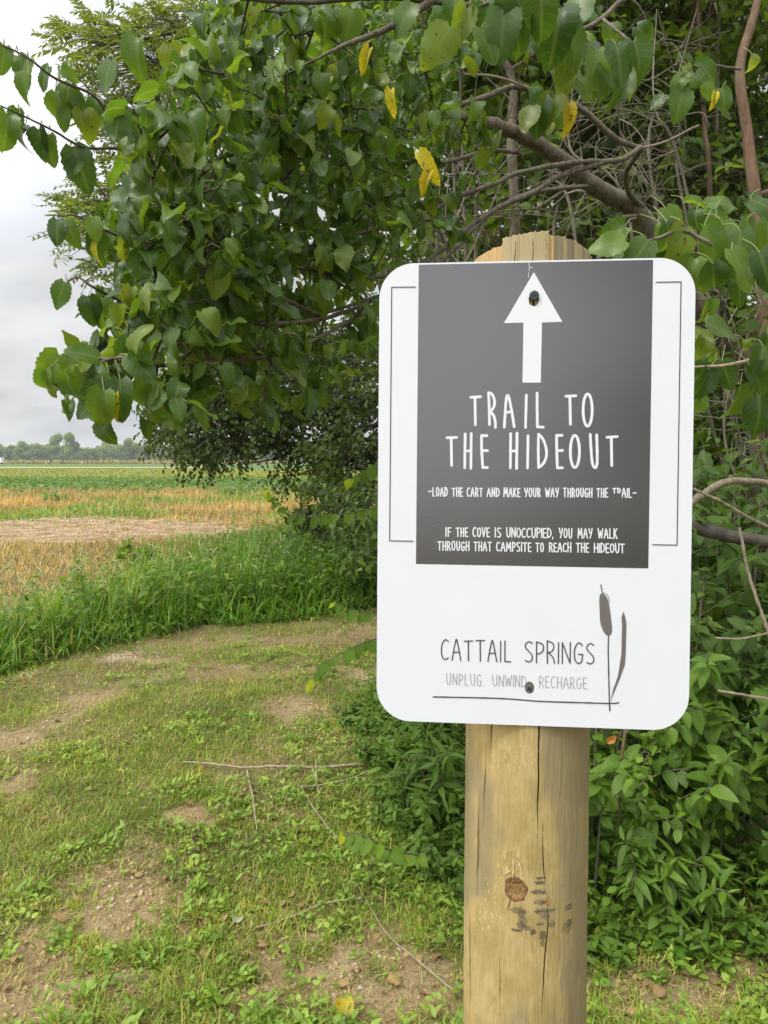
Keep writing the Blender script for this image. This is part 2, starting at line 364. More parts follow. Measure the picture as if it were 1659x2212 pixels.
# ---------------------------------------------------------------- ground, field, crops (structure)
TRACKS = [  # bare places in the mown grass: centre (view units), radius across, radius along, strength
    (240, 1905, .13, .22, 1), (255, 1980, .20, .16, 1), (75, 2075, .22, .16, 1), (40, 2150, .28, .14, 1), (150, 2010, .12, .12, .7), (400, 1775, .11, .10, 1), (610, 1535, .2, .2, .8),
    (755, 2080, .28, .2, 1), (800, 2030, .16, .14, .9), (120, 2130, .3, .16, .9), (690, 2060, .14, .1, .7), (840, 2140, .16, .1, .7), (215, 1510, .16, .16, .8), (25, 1600, .2, .2, .9), (60, 1680, .1, .16, .6),
    (275, 1420, .35, .16, .9), (400, 1395, .4, .14, .55), (560, 1380, .5, .12, .55), (720, 1350, .5, .16, .7), (790, 1375, .25, .18, .9), (785, 1470, .14, .3, .9), (600, 1385, .9, .06, .5),
    (500, 1450, .45, .18, .55), (350, 1490, .3, .14, .5), (330, 1690, .08, .1, .5), (520, 1900, .06, .06, .5), (690, 1960, .12, .06, .6), (1330, 2120, .2, .12, .8), (1500, 2150, .3, .12, .8), (1600, 2080, .2, .1, .5)]
TR = [(gnd(a, b)[:2], c, d, s) for a, b, c, d, s in TRACKS]
RUTS = [np.array([gnd(*p)[:2] for p in l]) for l in (((-60, 1640), (30, 1600), (130, 1550), (215, 1510), (330, 1470), (450, 1432), (600, 1390), (720, 1365), (830, 1350)), ((20, 2190), (120, 2060), (250, 1950), (240, 1900), (330, 1830), (400, 1775), (520, 1650), (600, 1545), (690, 1495), (790, 1460), (830, 1440)), ((120, 1440), (280, 1415), (450, 1385), (620, 1355)))]
def bare(x, y):
    v = np.zeros_like(x)
    for c, rx, ry, s in TR:
        d = np.sqrt(((x - c[0]) / rx) ** 2 + ((y - c[1]) / ry) ** 2) + (noise(x * 5, y * 5, 0, 3, 3) - 0.5) * 2.2 + (noise(x * 23, y * 23, 0, 4, 2) - .5) * .9
        v = np.maximum(v, s * (1 - smooth(0.5, 1.4, d)))
    for line, wgt in zip(RUTS, (.48, .28, .34)):
        d = np.full(np.shape(x), 9.0)
        for a, b in zip(line, line[1:]):
            e = b - a; t = np.clip(((x - a[0]) * e[0] + (y - a[1]) * e[1]) / (e @ e), 0, 1); d = np.minimum(d, np.hypot(x - a[0] - t * e[0], y - a[1] - t * e[1]))
        w = .11 + .10 * noise(x * 2.5, y * 2.5, 0, 8, 2); v = np.maximum(v, wgt * (1 - smooth(.4 * w, 1.6 * w, d + (noise(x * 9, y * 9, 0, 9, 3) - .5) * .16)))
    return v
def ground_z(x, y):
    near = 1 - smooth(9, 14, y)
    return near * ((noise(x * 1.3, y * 1.3, 0, 11, 2) - 0.5) * 0.07 + (noise(x * 6, y * 6, 0, 12, 3) - 0.5) * 0.03) - 0.012 * bare(x, y)
xs = np.concatenate([[-3000, -600, -120, -40, -16], np.arange(-8, 8.001, 0.05), [16, 40, 120, 600, 3000]])
ys = np.concatenate([[-3000, -300, -40, -8, -2], np.arange(0.4, 12.01, 0.05), [14, 18, 25, 40, 90, 200, 600, 3000]])
GX, GY = np.meshgrid(xs, ys, indexing='xy'); GZ = ground_z(GX, GY)
nx_, ny_ = len(xs), len(ys)
ii = (np.arange(ny_ - 1)[:, None] * nx_ + np.arange(nx_ - 1)[None]); GQ = np.stack([ii, ii + 1, ii + nx_ + 1, ii + nx_], -1).reshape(-1, 4)
bb = bare(GX, GY)
m, nt = material('soil')
atc = N(nt, 'ShaderNodeAttribute', attribute_name='wc'); sp = N(nt, 'ShaderNodeSeparateColor'); nt.links.new(atc.outputs['Color'], sp.inputs[0])
soil = ramp(nt, nz(nt, 3.0, 6, 0.6), [(0.3, (0.26, 0.18, 0.095)), (0.5, (0.40, 0.295, 0.165)), (0.72, (0.52, 0.41, 0.26))])
soil = mixc(nt, mrange(nt, nz(nt, 60, 4, 0.7), 0.4, 0.7), mixc(nt, 1.0, soil, (0.7, 0.68, 0.62), 'MULTIPLY'), soil)
turf = ramp(nt, nz(nt, 25, 5, 0.7), [(0.3, (0.09, 0.085, 0.03)), (0.6, (0.20, 0.165, 0.075)), (0.8, (0.34, 0.27, 0.14))])
gcol = mixc(nt, sp.outputs[0], turf, soil)
bs = N(nt, 'ShaderNodeBsdfPrincipled'); bs.inputs['Roughness'].default_value = 0.95; bs.inputs['Specular IOR Level'].default_value = 0.2; nt.links.new(gcol, bs.inputs['Base Color'])
bp = N(nt, 'ShaderNodeBump'); bp.inputs['Strength'].default_value = 1.0; bp.inputs['Distance'].default_value = 0.02; nt.links.new(nz(nt, 45, 6, 0.7), bp.inputs['Height']); nt.links.new(bp.outputs[0], bs.inputs['Normal'])
o_ = N(nt, 'ShaderNodeOutputMaterial'); nt.links.new(bs.outputs[0], o_.inputs['Surface']); M_soil = m
g = mesh_np('ground', np.stack([GX, GY, GZ], -1).reshape(-1, 3), GQ, None, M_soil, col=np.stack([bb, bb, bb], -1).reshape(-1, 3)); tag(g, kind='structure')

def sheet(name, poly, z, stops, scale, stretch=(1, 1, 1)):
    m, nt = material(name); t = N(nt, 'ShaderNodeTexCoord'); mp = N(nt, 'ShaderNodeMapping'); mp.inputs['Scale'].default_value = stretch; nt.links.new(t.outputs['Object'], mp.inputs[0])
    bs = N(nt, 'ShaderNodeBsdfPrincipled'); bs.inputs['Roughness'].default_value = 0.95; bs.inputs['Specular IOR Level'].default_value = 0.1
    nt.links.new(ramp(nt, nz(nt, scale, 6, 0.65, mp.outputs[0]), stops), bs.inputs['Base Color'])
    o = N(nt, 'ShaderNodeOutputMaterial'); nt.links.new(bs.outputs[0], o.inputs['Surface'])
    me = bpy.data.meshes.new(name); me.from_pydata([(x, y, z) for x, y in poly], [], [list(range(len(poly)))]); me.materials.append(m)
    return tag(link(bpy.data.objects.new(name, me)), kind='structure')
sheet('stubble_field', [(-60, 14), (-60, 33), (30, 33), (12, 14)], 0.004, [(0.35, (0.15, 0.10, 0.06)), (0.5, (0.29, 0.20, 0.125)), (0.65, (0.44, 0.35, 0.25))], 2.2)
sheet('bean_field', [(-300, 31), (-300, 54), (300, 54), (300, 31)], 0.008, [(0.3, (0.05, 0.085, 0.03)), (0.7, (0.10, 0.15, 0.05))], 0.8)
sheet('fallow_field', [(-300, 53), (-300, 108), (300, 108), (300, 53)], 0.16, [(0.3, (0.15, 0.19, 0.06)), (0.5, (0.23, 0.25, 0.08)), (0.7, (0.31, 0.28, 0.12))], 0.25, (0.5, 1, 1))
sheet('far_crop_field', [(-900, 107), (-900, 900), (900, 900), (900, 107)], 0.24, [(0.3, (0.07, 0.13, 0.035)), (0.7, (0.12, 0.19, 0.05))], 0.06, (0.3, 1, 1))
sheet('harvested_strip', [(-160, 125), (-160, 160), (-30, 150), (-30, 128)], 0.30, [(0.3, (0.34, 0.29, 0.12)), (0.7, (0.44, 0.36, 0.17))], 0.1)

# ---------------------------------------------------------------- SIGN
# 305 x 457 mm board, measured from the photograph (in photograph pixels)
CORN = np.array([[1490.6, 1041.7], [2736.0, 1014.7], [2710.9, 2878.9], [1482.0, 2835.5]])
SW, SH = 0.3048, 0.4572
A = []
for (x, y), (U_, V_) in zip(CORN, [(0, SH), (SW, SH), (SW, 0), (0, 0)]):
    A.append([x, y, 1, 0, 0, 0, -U_ * x, -U_ * y, -U_]); A.append([0, 0, 0, x, y, 1, -V_ * x, -V_ * y, -V_])
HM = np.linalg.svd(np.array(A))[2][-1].reshape(3, 3)
def S(x, y):                                   # photograph pixel -> place on the board, metres from its lower left corner
    q = HM @ np.array([x, y, 1.0]); return (q[0] / q[2], q[1] / q[2])
def crop(x0, y0, s): return lambda p: S(x0 + p[0] * s, y0 + p[1] * s)
su = np.array([0.9953762, -0.09601097, -0.00284719]); sv = np.array([0.00498066, 0.04506192, 0.99897178]); so = EYE + np.array([-0.00768828, 0.76012846, -0.26097068])
su /= np.linalg.norm(su); sv = sv - su * (su @ sv); sv /= np.linalg.norm(sv); front = np.cross(su, sv)   # points towards the viewer
SM = Matrix((( su[0], sv[0], front[0], so[0]), (su[1], sv[1], front[1], so[1]), (su[2], sv[2], front[2], so[2]), (0, 0, 0, 1)))
sign = empty('trail_sign', label='white rounded board with dark panel, up arrow and TRAIL TO THE HIDEOUT lettering', cat='sign')
sign.matrix_world = SM
def on_board(me, name, mat, parent=sign):
    me.materials.append(mat); o = bpy.data.objects.new(name, me); link(o, parent); return o
def filled(name, loops, z, thick, mat, parent=sign, bevel=0):
    bm = bmesh.new(); edges = []
    for L in loops:
        vs = [bm.verts.new((x, y, z)) for x, y in L]
        edges += [bm.edges.new((vs[i], vs[(i + 1) % len(vs)])) for i in range(len(vs))]
    bmesh.ops.triangle_fill(bm, use_beauty=True, use_dissolve=False, edges=edges)
    bmesh.ops.recalc_face_normals(bm, faces=bm.faces)
    if bm.faces and sum(f.normal.z for f in bm.faces) < 0: bmesh.ops.reverse_faces(bm, faces=bm.faces)
    if thick:
        r = bmesh.ops.extrude_face_region(bm, geom=bm.faces[:])
        for v in [q for q in r['geom'] if isinstance(q, bmesh.types.BMVert)]: v.co.z -= thick
        bmesh.ops.recalc_face_normals(bm, faces=bm.faces)
    me = bpy.data.meshes.new(name); bm.to_mesh(me); bm.free()
    return on_board(me, name, mat, parent)
def circle(c, rx, ry=None, n=28, jag=0.0):
    ry = ry or rx
    return [(c[0] + rx * math.cos(a) * (1 + jag * math.sin(5 * a + 1)), c[1] + ry * math.sin(a) * (1 + jag * math.sin(4 * a))) for a in np.linspace(0, 2 * math.pi, n, endpoint=False)]
def rrect(x0, y0, x1, y1, r, n=14):
    o = []
    for cx, cy_, a0 in ((x1 - r, y1 - r, 0), (x0 + r, y1 - r, 90), (x0 + r, y0 + r, 180), (x1 - r, y0 + r, 270)):
        o += [(cx + r * math.cos(R(a0 + 90 * i / n)), cy_ + r * math.sin(R(a0 + 90 * i / n))) for i in range(n + 1)]
    return o
def gloss_mat(name, col, rough, bump, spec=0.5, coat=0.0):
    m, nt = material(name); bs = N(nt, 'ShaderNodeBsdfPrincipled'); bs.inputs['Roughness'].default_value = rough; bs.inputs['Specular IOR Level'].default_value = spec
    bs.inputs['Coat Weight'].default_value = coat; bs.inputs['Coat Roughness'].default_value = 0.18
    dirt = nz(nt, 14, 5, 0.6); c = mixc(nt, mrange(nt, dirt, 0.35, 0.75, 0, 0.12), col, tuple(v * 0.8 for v in col)); nt.links.new(c, bs.inputs['Base Color'])
    b = N(nt, 'ShaderNodeBump'); b.inputs['Strength'].default_value = bump; b.inputs['Distance'].default_value = 0.0006; nt.links.new(nz(nt, 650, 2, 0.5), b.inputs['Height'])
    nt.links.new(b.outputs[0], bs.inputs['Normal']); nt.links.new(b.outputs[0], bs.inputs['Coat Normal'])
    o = N(nt, 'ShaderNodeOutputMaterial'); nt.links.new(bs.outputs[0], o.inputs['Surface']); return m
M_white = gloss_mat('white_vinyl', (0.66, 0.685, 0.735), 0.45, 0.2, 0.4)
M_panel = gloss_mat('charcoal_vinyl', (0.034, 0.030, 0.032), 0.24, 0.08, 1.0, 1.0)
M_ink = plain('charcoal_ink', (0.062, 0.045, 0.055), 0.45)
M_inkl = plain('grey_ink', (0.25, 0.235, 0.24), 0.5)
M_emb = plain('brown_grey_ink', (0.13, 0.115, 0.112), 0.5)
M_lett = plain('white_lettering', (0.67, 0.685, 0.72), 0.45)
M_edge = plain('aluminium_edge', (0.45, 0.42, 0.38), 0.4)
c9 = crop(1800, 880, .3617); c10 = crop(1800, 2600, .3617); c5 = crop(1400, 1000, .84388)
h1 = c9((823, 838)); h2 = c10((787, 296))
hole1 = circle(h1, 0.0050, 0.0062, 24, 0.05); hole2 = circle(h2, 0.0046, 0.0058, 24, 0.02)
RC = 0.0345
board = filled('board', [rrect(0, 0, SW, SH, RC), hole1, hole2], 0.0, 0.0022, M_white)
P5 = lambda L: [c5(p) for p in L]
panel = filled('printed_panel', [P5([(290, 53), (1383, 30), (1364, 1468), (280, 1447)]), hole1], 0.00012, 0, M_panel)
arrow = filled('arrow', [P5([(827, 88), (960, 319), (865, 322), (860, 602), (775, 602), (779, 323), (688, 325)]), hole1], 0.00026, 0, M_lett, panel)

def ribbon(bm, pts, w, z, closed=False, jit=0.0):
    P = np.array(pts, float)
    if not closed and len(P) > 2: P = spline(P, (len(P) - 1) * 5 + 1)
    n = len(P)
    if closed: tan = np.roll(P, -1, 0) - np.roll(P, 1, 0)
    else: tan = np.gradient(P, axis=0)
    tan = tan / np.maximum(np.linalg.norm(tan, axis=1, keepdims=True), 1e-9); nr = np.stack([-tan[:, 1], tan[:, 0]], 1)
    hw = w / 2 * (1 + jit * (rng.random(n)[:, None] - 0.5))
    Lf, Rt = P + nr * hw, P - nr * hw
    a = [bm.verts.new((*p, z)) for p in Lf]; b = [bm.verts.new((*p, z)) for p in Rt]
    for i in range(n if closed else n - 1):
        j = (i + 1) % n; bm.faces.new((b[i], b[j], a[j], a[i]))
    if not closed:
        for k, sgn in ((0, 1), (n - 1, -1)):
            ang0 = math.atan2(nr[k][1], nr[k][0]); h = float(np.broadcast_to(hw, (n, 1))[k][0]) if np.ndim(hw) else w / 2
            arc = [bm.verts.new((P[k][0] + h * math.cos(ang0 + sgn * t), P[k][1] + h * math.sin(ang0 + sgn * t), z)) for t in np.linspace(0, math.pi, 8)[1:-1]]
            vs = [a[k]] + arc + [b[k]]
            bm.faces.new(vs if sgn > 0 else vs[::-1])
def strokes(name, lines, mat, parent, z0=0.0005, jit=0.12):
    """lines: list of (points on the board, width, closed)"""
    bm = bmesh.new()
    for k, (pts, w, cl) in enumerate(lines): ribbon(bm, pts, w, z0 + 0.00003 * (k % 8), cl, jit)
    bmesh.ops.recalc_face_normals(bm, faces=bm.faces)
    for f in bm.faces:
        if f.normal.z < 0: f.normal_flip()
    me = bpy.data.meshes.new(name); bm.to_mesh(me); bm.free(); return on_board(me, name, mat, parent)
def ell(cx, cy_, rx, ry, n=40): return [(cx + rx * math.cos(t), cy_ + ry * math.sin(t)) for t in np.linspace(0, 2 * math.pi, n, endpoint=False)]
c6 = crop(1720, 1520, .4822)
def L6(l, closed=False): return ([c6(p) for p in l], 0.00262, closed)
strokes('title_lettering', [L6(l) for l in [
    [(272, 96), (350, 91)], [(305, 96), (309, 320)], [(424, 318), (422, 200), (416, 58)], [(416, 58), (445, 72), (464, 120), (460, 170), (440, 203), (420, 218)], [(425, 212), (455, 240), (470, 290), (472, 340)],
    [(545, 340), (553, 200), (560, 110), (571, 80), (585, 110), (607, 220), (626, 336)], [(556, 220), (607, 212)], [(724, 78), (721, 210), (718, 340)], [(812, 62), (812, 200)], [(812, 200), (815, 335)], [(815, 337), (862, 339)],
    [(1047, 88), (1128, 83)], [(1079, 88), (1084, 315)]]] + [L6(ell(1224, 200, 37, 131), True)] + [L6(l) for l in [
    [(78, 426), (155, 423)], [(112, 428), (116, 650)], [(226, 394), (223, 670)], [(275, 390), (273, 675)], [(228, 534), (273, 531)], [(402, 408), (360, 408)], [(359, 408), (361, 530), (370, 668)], [(370, 668), (408, 668)], [(366, 530), (408, 530)],
    [(597, 392), (595, 672)], [(649, 388), (646, 675)], [(598, 534), (648, 532)], [(739, 410), (735, 672)], [(824, 396), (822, 530), (826, 668)], [(824, 396), (862, 440), (888, 520), (885, 590), (860, 640), (826, 668)],
    [(1016, 406), (972, 406)], [(972, 406), (973, 520), (978, 670)], [(978, 671), (1020, 670)], [(975, 530), (1020, 529)], [(1246, 398), (1256, 560), (1266, 640), (1285, 670), (1301, 645), (1303, 560), (1299, 402)], [(1382, 422), (1466, 416)], [(1418, 422), (1422, 652)]]]
    + [L6(ell(1121, 537, 37, 131), True)], M_lett, panel)
# a narrow hand-drawn alphabet, one unit high: glyph -> (width, strokes)
O_ = [(.21 + .19 * math.sin(t), .5 + .48 * math.cos(t)) for t in np.linspace(0, 2 * math.pi, 15)]
GL = {'A': (.46, [[(0, 0), (.1, .55), (.2, .95), (.25, .95), (.36, .5), (.46, 0)], [(.08, .38), (.4, .4)]]), 'B': (.4, [[(.03, 0), (.03, 1)], [(.03, 1), (.33, .85), (.3, .6), (.05, .53), (.38, .35), (.34, .08), (.03, 0)]]),
      'C': (.4, [[(.38, .88), (.24, .98), (.08, .8), (.02, .45), (.08, .12), (.22, .02), (.38, .1)]]), 'D': (.42, [[(.03, 0), (.03, 1)], [(.03, 1), (.28, .85), (.4, .5), (.3, .15), (.03, 0)]]),
      'E': (.34, [[(.32, .97), (.03, .97)], [(.03, .97), (.02, .5), (.05, .02)], [(.05, .02), (.34, .03)], [(.04, .5), (.3, .5)]]), 'F': (.33, [[(.32, .97), (.03, .97)], [(.03, .97), (.04, 0)], [(.04, .52), (.28, .52)]]),
      'G': (.44, [[(.4, .86), (.26, .98), (.1, .82), (.03, .5), (.08, .15), (.22, .01), (.37, .1), (.42, .42)], [(.22, .44), (.43, .43)]]), 'H': (.4, [[(.03, 1), (.02, 0)], [(.38, 1), (.38, 0)], [(.03, .48), (.38, .5)]]),
      'I': (.04, [[(.03, .97), (.02, 0)]]), 'K': (.4, [[(.03, 1), (.03, 0)], [(.36, .98), (.05, .45)], [(.1, .52), (.4, 0)]]), 'L': (.34, [[(.03, 1), (.03, .03)], [(.03, .03), (.34, .02)]]),
      'M': (.56, [[(.02, 0), (.08, .97)], [(.08, .97), (.28, .3)], [(.28, .3), (.48, .97)], [(.48, .97), (.54, 0)]]), 'N': (.42, [[(.03, 0), (.03, .98)], [(.03, .98), (.39, .02)], [(.39, .02), (.4, 1)]]), 'O': (.42, [O_]),
      'P': (.36, [[(.03, 0), (.03, 1)], [(.03, 1), (.3, .9), (.35, .7), (.25, .5), (.04, .42)]]), 'R': (.4, [[(.04, 0), (.03, 1)], [(.03, 1), (.28, .9), (.34, .72), (.24, .52), (.04, .46)], [(.08, .48), (.3, .25), (.38, 0)]]),
      'S': (.4, [[(.36, .9), (.22, .98), (.06, .86), (.06, .68), (.22, .5), (.36, .3), (.34, .1), (.2, .01), (.04, .08)]]), 'T': (.44, [[(0, .94), (.44, .96)], [(.21, .95), (.22, 0)]]),
      'U': (.42, [[(.02, 1), (.06, .3), (.14, .05), (.24, .01), (.35, .1), (.38, .4), (.4, 1)]]), 'V': (.42, [[(0, 1), (.2, .02)], [(.2, .02), (.42, 1)]]), 'W': (.58, [[(0, 1), (.14, .02)], [(.14, .02), (.28, .75)], [(.28, .75), (.42, .02)], [(.42, .02), (.58, 1)]]),
      'Y': (.42, [[(.02, 1), (.1, .6), (.24, .48)], [(.42, 1), (.3, .45), (.16, 0)]]), '-': (.3, [[(0, .5), (.3, .52)]]), '.': (.05, [[(.02, .01), (.03, .03)]]), ',': (.08, [[(.06, .06), (.02, -.12)]])}
def word_strokes(word, x0, x1, yb, yt, cv, w):
    """word between x0 and x1 of a crop; yb(x), yt(x): base line and top line"""
    tot = sum(GL[c][0] for c in word); hgt = abs(yb((x0 + x1) / 2) - yt((x0 + x1) / 2))
    sc_ = 1.0; gap = (x1 - x0 - tot * hgt) / max(len(word) - 1, 1)
    if gap < 0.13 * hgt:
        gap = 0.16 * hgt if len(word) > 1 else 0; sc_ = (x1 - x0 - gap * (len(word) - 1)) / (tot * hgt)
    elif gap > 0.24 * hgt and len(word) > 1:
        gap = 0.24 * hgt; sc_ = (x1 - x0 - gap * (len(word) - 1)) / (tot * hgt)
    x = x0; out = []
    for c in word:
        gw, st = GL[c]; dy = (rng.random() - 0.5) * 0.06; hs = 1 + (rng.random() - 0.5) * 0.07
        for s in st:
            pts = []
            for (a, b) in s:
                X_ = x + a * hgt * sc_; bb_ = yb(X_); tt_ = yt(X_); pts.append(cv((X_, bb_ + (tt_ - bb_) * (b * hs + dy * (b > 0)))))
            out.append((pts, w, False))
        x += gw * hgt * sc_ + gap
    return out
lin = lambda x0, y0, x1, y1: (lambda x: y0 + (y1 - y0) * (x - x0) / (x1 - x0))
c7 = crop(1640, 1880, .5425); c8 = crop(1700, 2300, .4943)
def textline(name, words, yb, yt, cv, w, mat, parent):
    st = []
    for wd, a, b in words: st += word_strokes(wd, a, b, yb, yt, cv, w)
    return strokes(name, st, mat, parent, jit=0.08)
textline('cart_instruction_lettering', [('-', 84, 103), ('LOAD', 114, 221), ('THE', 256, 330), ('CART', 363, 475), ('AND', 509, 597), ('MAKE', 629, 747), ('YOUR', 780, 894), ('WAY', 932, 1026), ('THROUGH', 1061, 1269), ('THE', 1304, 1383), ('TRAIL', 1419, 1555), ('-', 1567, 1588)],
         lin(84, 137, 1588, 147), lin(84, 75, 1588, 82), c7, 0.00118, M_lett, panel)
textline('campsite_note_lettering', [('IF', 209, 246), ('THE', 285, 368), ('COVE', 406, 526), ('IS', 567, 609), ('UNOCCUPIED,', 649, 988), ('YOU', 1032, 1124), ('MAY', 1167, 1270), ('WALK', 1314, 1451)], lin(209, 429, 1451, 444), lin(209, 364, 1451, 374), c7, 0.00118, M_lett, panel)
textline('campsite_note_lettering', [('THROUGH', 153, 378), ('THAT', 414, 540), ('CAMPSITE', 577, 827), ('TO', 863, 918), ('REACH', 960, 1117), ('THE', 1156, 1246), ('HIDEOUT', 1286, 1504)], lin(153, 529, 1504, 548), lin(153, 464, 1504, 482), c7, 0.00118, M_lett, panel)
textline('place_name_lettering', [('CATTAIL', 72, 628), ('SPRINGS', 736, 1294)], lin(72, 602, 1294, 640), lin(72, 432, 1294, 468), c8, 0.00112, M_ink, board)
textline('tagline_lettering', [('UNPLUG.', 115, 413), ('UNWIND', 481, 752), ('RECHARGE.', 854, 1252)], lin(115, 799, 1252, 836), lin(115, 706, 1252, 746), c8, 0.00052, M_inkl, board)
C8 = lambda L: [c8(p) for p in L]
strokes('ground_line', [(C8([(12, 897), (420, 905), (640, 915), (860, 932), (1200, 943), (1420, 949), (1488, 943)]), 0.00125, False)], M_ink, board, jit=0.3)
emb = filled('cattail_emblem', [C8([(1352, 74), (1335, 86), (1331, 130), (1335, 240), (1349, 318), (1369, 372), (1397, 408), (1418, 408), (1433, 385), (1433, 340), (1424, 260), (1410, 165), (1396, 116), (1376, 84)])], 0.0004, 0, M_emb, board)
filled('cattail_leaf', [C8([(1524, 219), (1508, 262), (1513, 330), (1508, 560), (1494, 650), (1480, 735), (1446, 830), (1426, 915), (1421, 945), (1432, 910), (1497, 750), (1536, 640), (1542, 570), (1548, 320), (1541, 270)])], 0.0004, 0, M_emb, emb)
strokes('cattail_stem', [(C8([(1343, 6), (1357, 76)]), 0.0010, False), (C8([(1405, 410), (1403, 500), (1404, 600), (1407, 700), (1411, 850), (1413, 950)]), 0.00115, False), (C8([(1413, 940), (1417, 1006)]), 0.0014, False),
                         (C8([(1358, 72), (1388, 80), (1404, 108), (1412, 150)]), 0.0005, False), (C8([(1339, 250), (1343, 310), (1362, 366), (1390, 404)]), 0.0005, False)], M_ink, emb, jit=0.25)
for L in ([(276, 157), (164, 158), (157, 1339), (267, 1341)], [(1397, 135), (1513, 133), (1497, 1359), (1384, 1357)]):
    q = P5(L); strokes('bracket_line', [([q[0], q[1]], .0009, False), ([q[1], q[2]], .0009, False), ([q[2], q[3]], .0009, False)], M_ink, board, jit=0)
# a scuffed dot that hides the foot of one letter, and a scratch at the top edge
dot_c = c5((1216, 1139))
scuff = filled('scuff_spot', [circle(dot_c, 0.0047, 0.0047, 24, 0.04)], 0.00085, 0, M_panel, panel)
strokes('scuff_ring', [([(dot_c[0] + 0.0048 * math.cos(t), dot_c[1] + 0.0048 * math.sin(t)) for t in np.linspace(R(150), R(440), 20)], 0.00022, False)], plain('scuff_grey', (0.2, 0.19, 0.2), 0.5), scuff, z0=0.0009)
strokes('scratch', [([c9(p) for p in l], w, False) for l, w in (([(772, 430), (768, 456), (776, 482), (770, 520)], .0007), ([(776, 484), (806, 488)], .0006), ([(768, 540), (762, 596)], .0006))], plain('bare_scratch', (0.55, 0.54, 0.55), 0.6), panel, z0=0.0003, jit=0.9)
# screws
def lathe(bm, prof, c, n=24):
    rings = []
    for r, z in prof: rings.append([bm.verts.new((c[0] + r * math.cos(t), c[1] + r * math.sin(t), z)) for t in np.linspace(0, 2 * math.pi, n, endpoint=False)])
    for a, b in zip(rings, rings[1:]):
        for i in range(n): bm.faces.new((a[i], a[(i + 1) % n], b[(i + 1) % n], b[i]))
    bm.faces.new(rings[-1])
def screw(c, r, zt, mat, shaft, rot):
    bm = bmesh.new(); lathe(bm, [(r * 0.5, -0.004), (r * 0.5, zt - 0.004), (r * 0.92, zt - 0.0016), (r, zt - 0.0004), (r * 0.96, zt), (r * 0.86, zt + 0.0002)], c)
    me = bpy.data.meshes.new('screw'); bm.to_mesh(me); bm.free(); s = on_board(me, 'screw', mat)
    a = r * 0.55; w = r * 0.13; cs, sn = math.cos(rot), math.sin(rot)
    pl = [(w, w), (w, a), (-w, a), (-w, w), (-a, w), (-a, -w), (-w, -w), (-w, -a), (w, -a), (w, -w), (a, -w), (a, w)]
    filled('cross_recess', [[(c[0] + x * cs - y * sn, c[1] + x * sn + y * cs) for x, y in pl]], zt + 0.0003, 0, plain('recess_black', (0.006, 0.006, 0.007), 0.5), s)
    return s
M_blk = plain('black_screw', (0.035, 0.037, 0.04), 0.4, metal=0.2, bump=(900, .3, .0005)); M_gry = plain('weathered_screw', (0.17, 0.18, 0.18), 0.5, metal=0.6, bump=(900, .4, .0005), var=(400, (0.09, 0.095, 0.09)))
screw(c9((826, 796)), 0.0047, 0.0032, M_blk, 1, 0.05); screw(c10((786, 312)), 0.0043, 0.0004, M_gry, 0, 0.55)

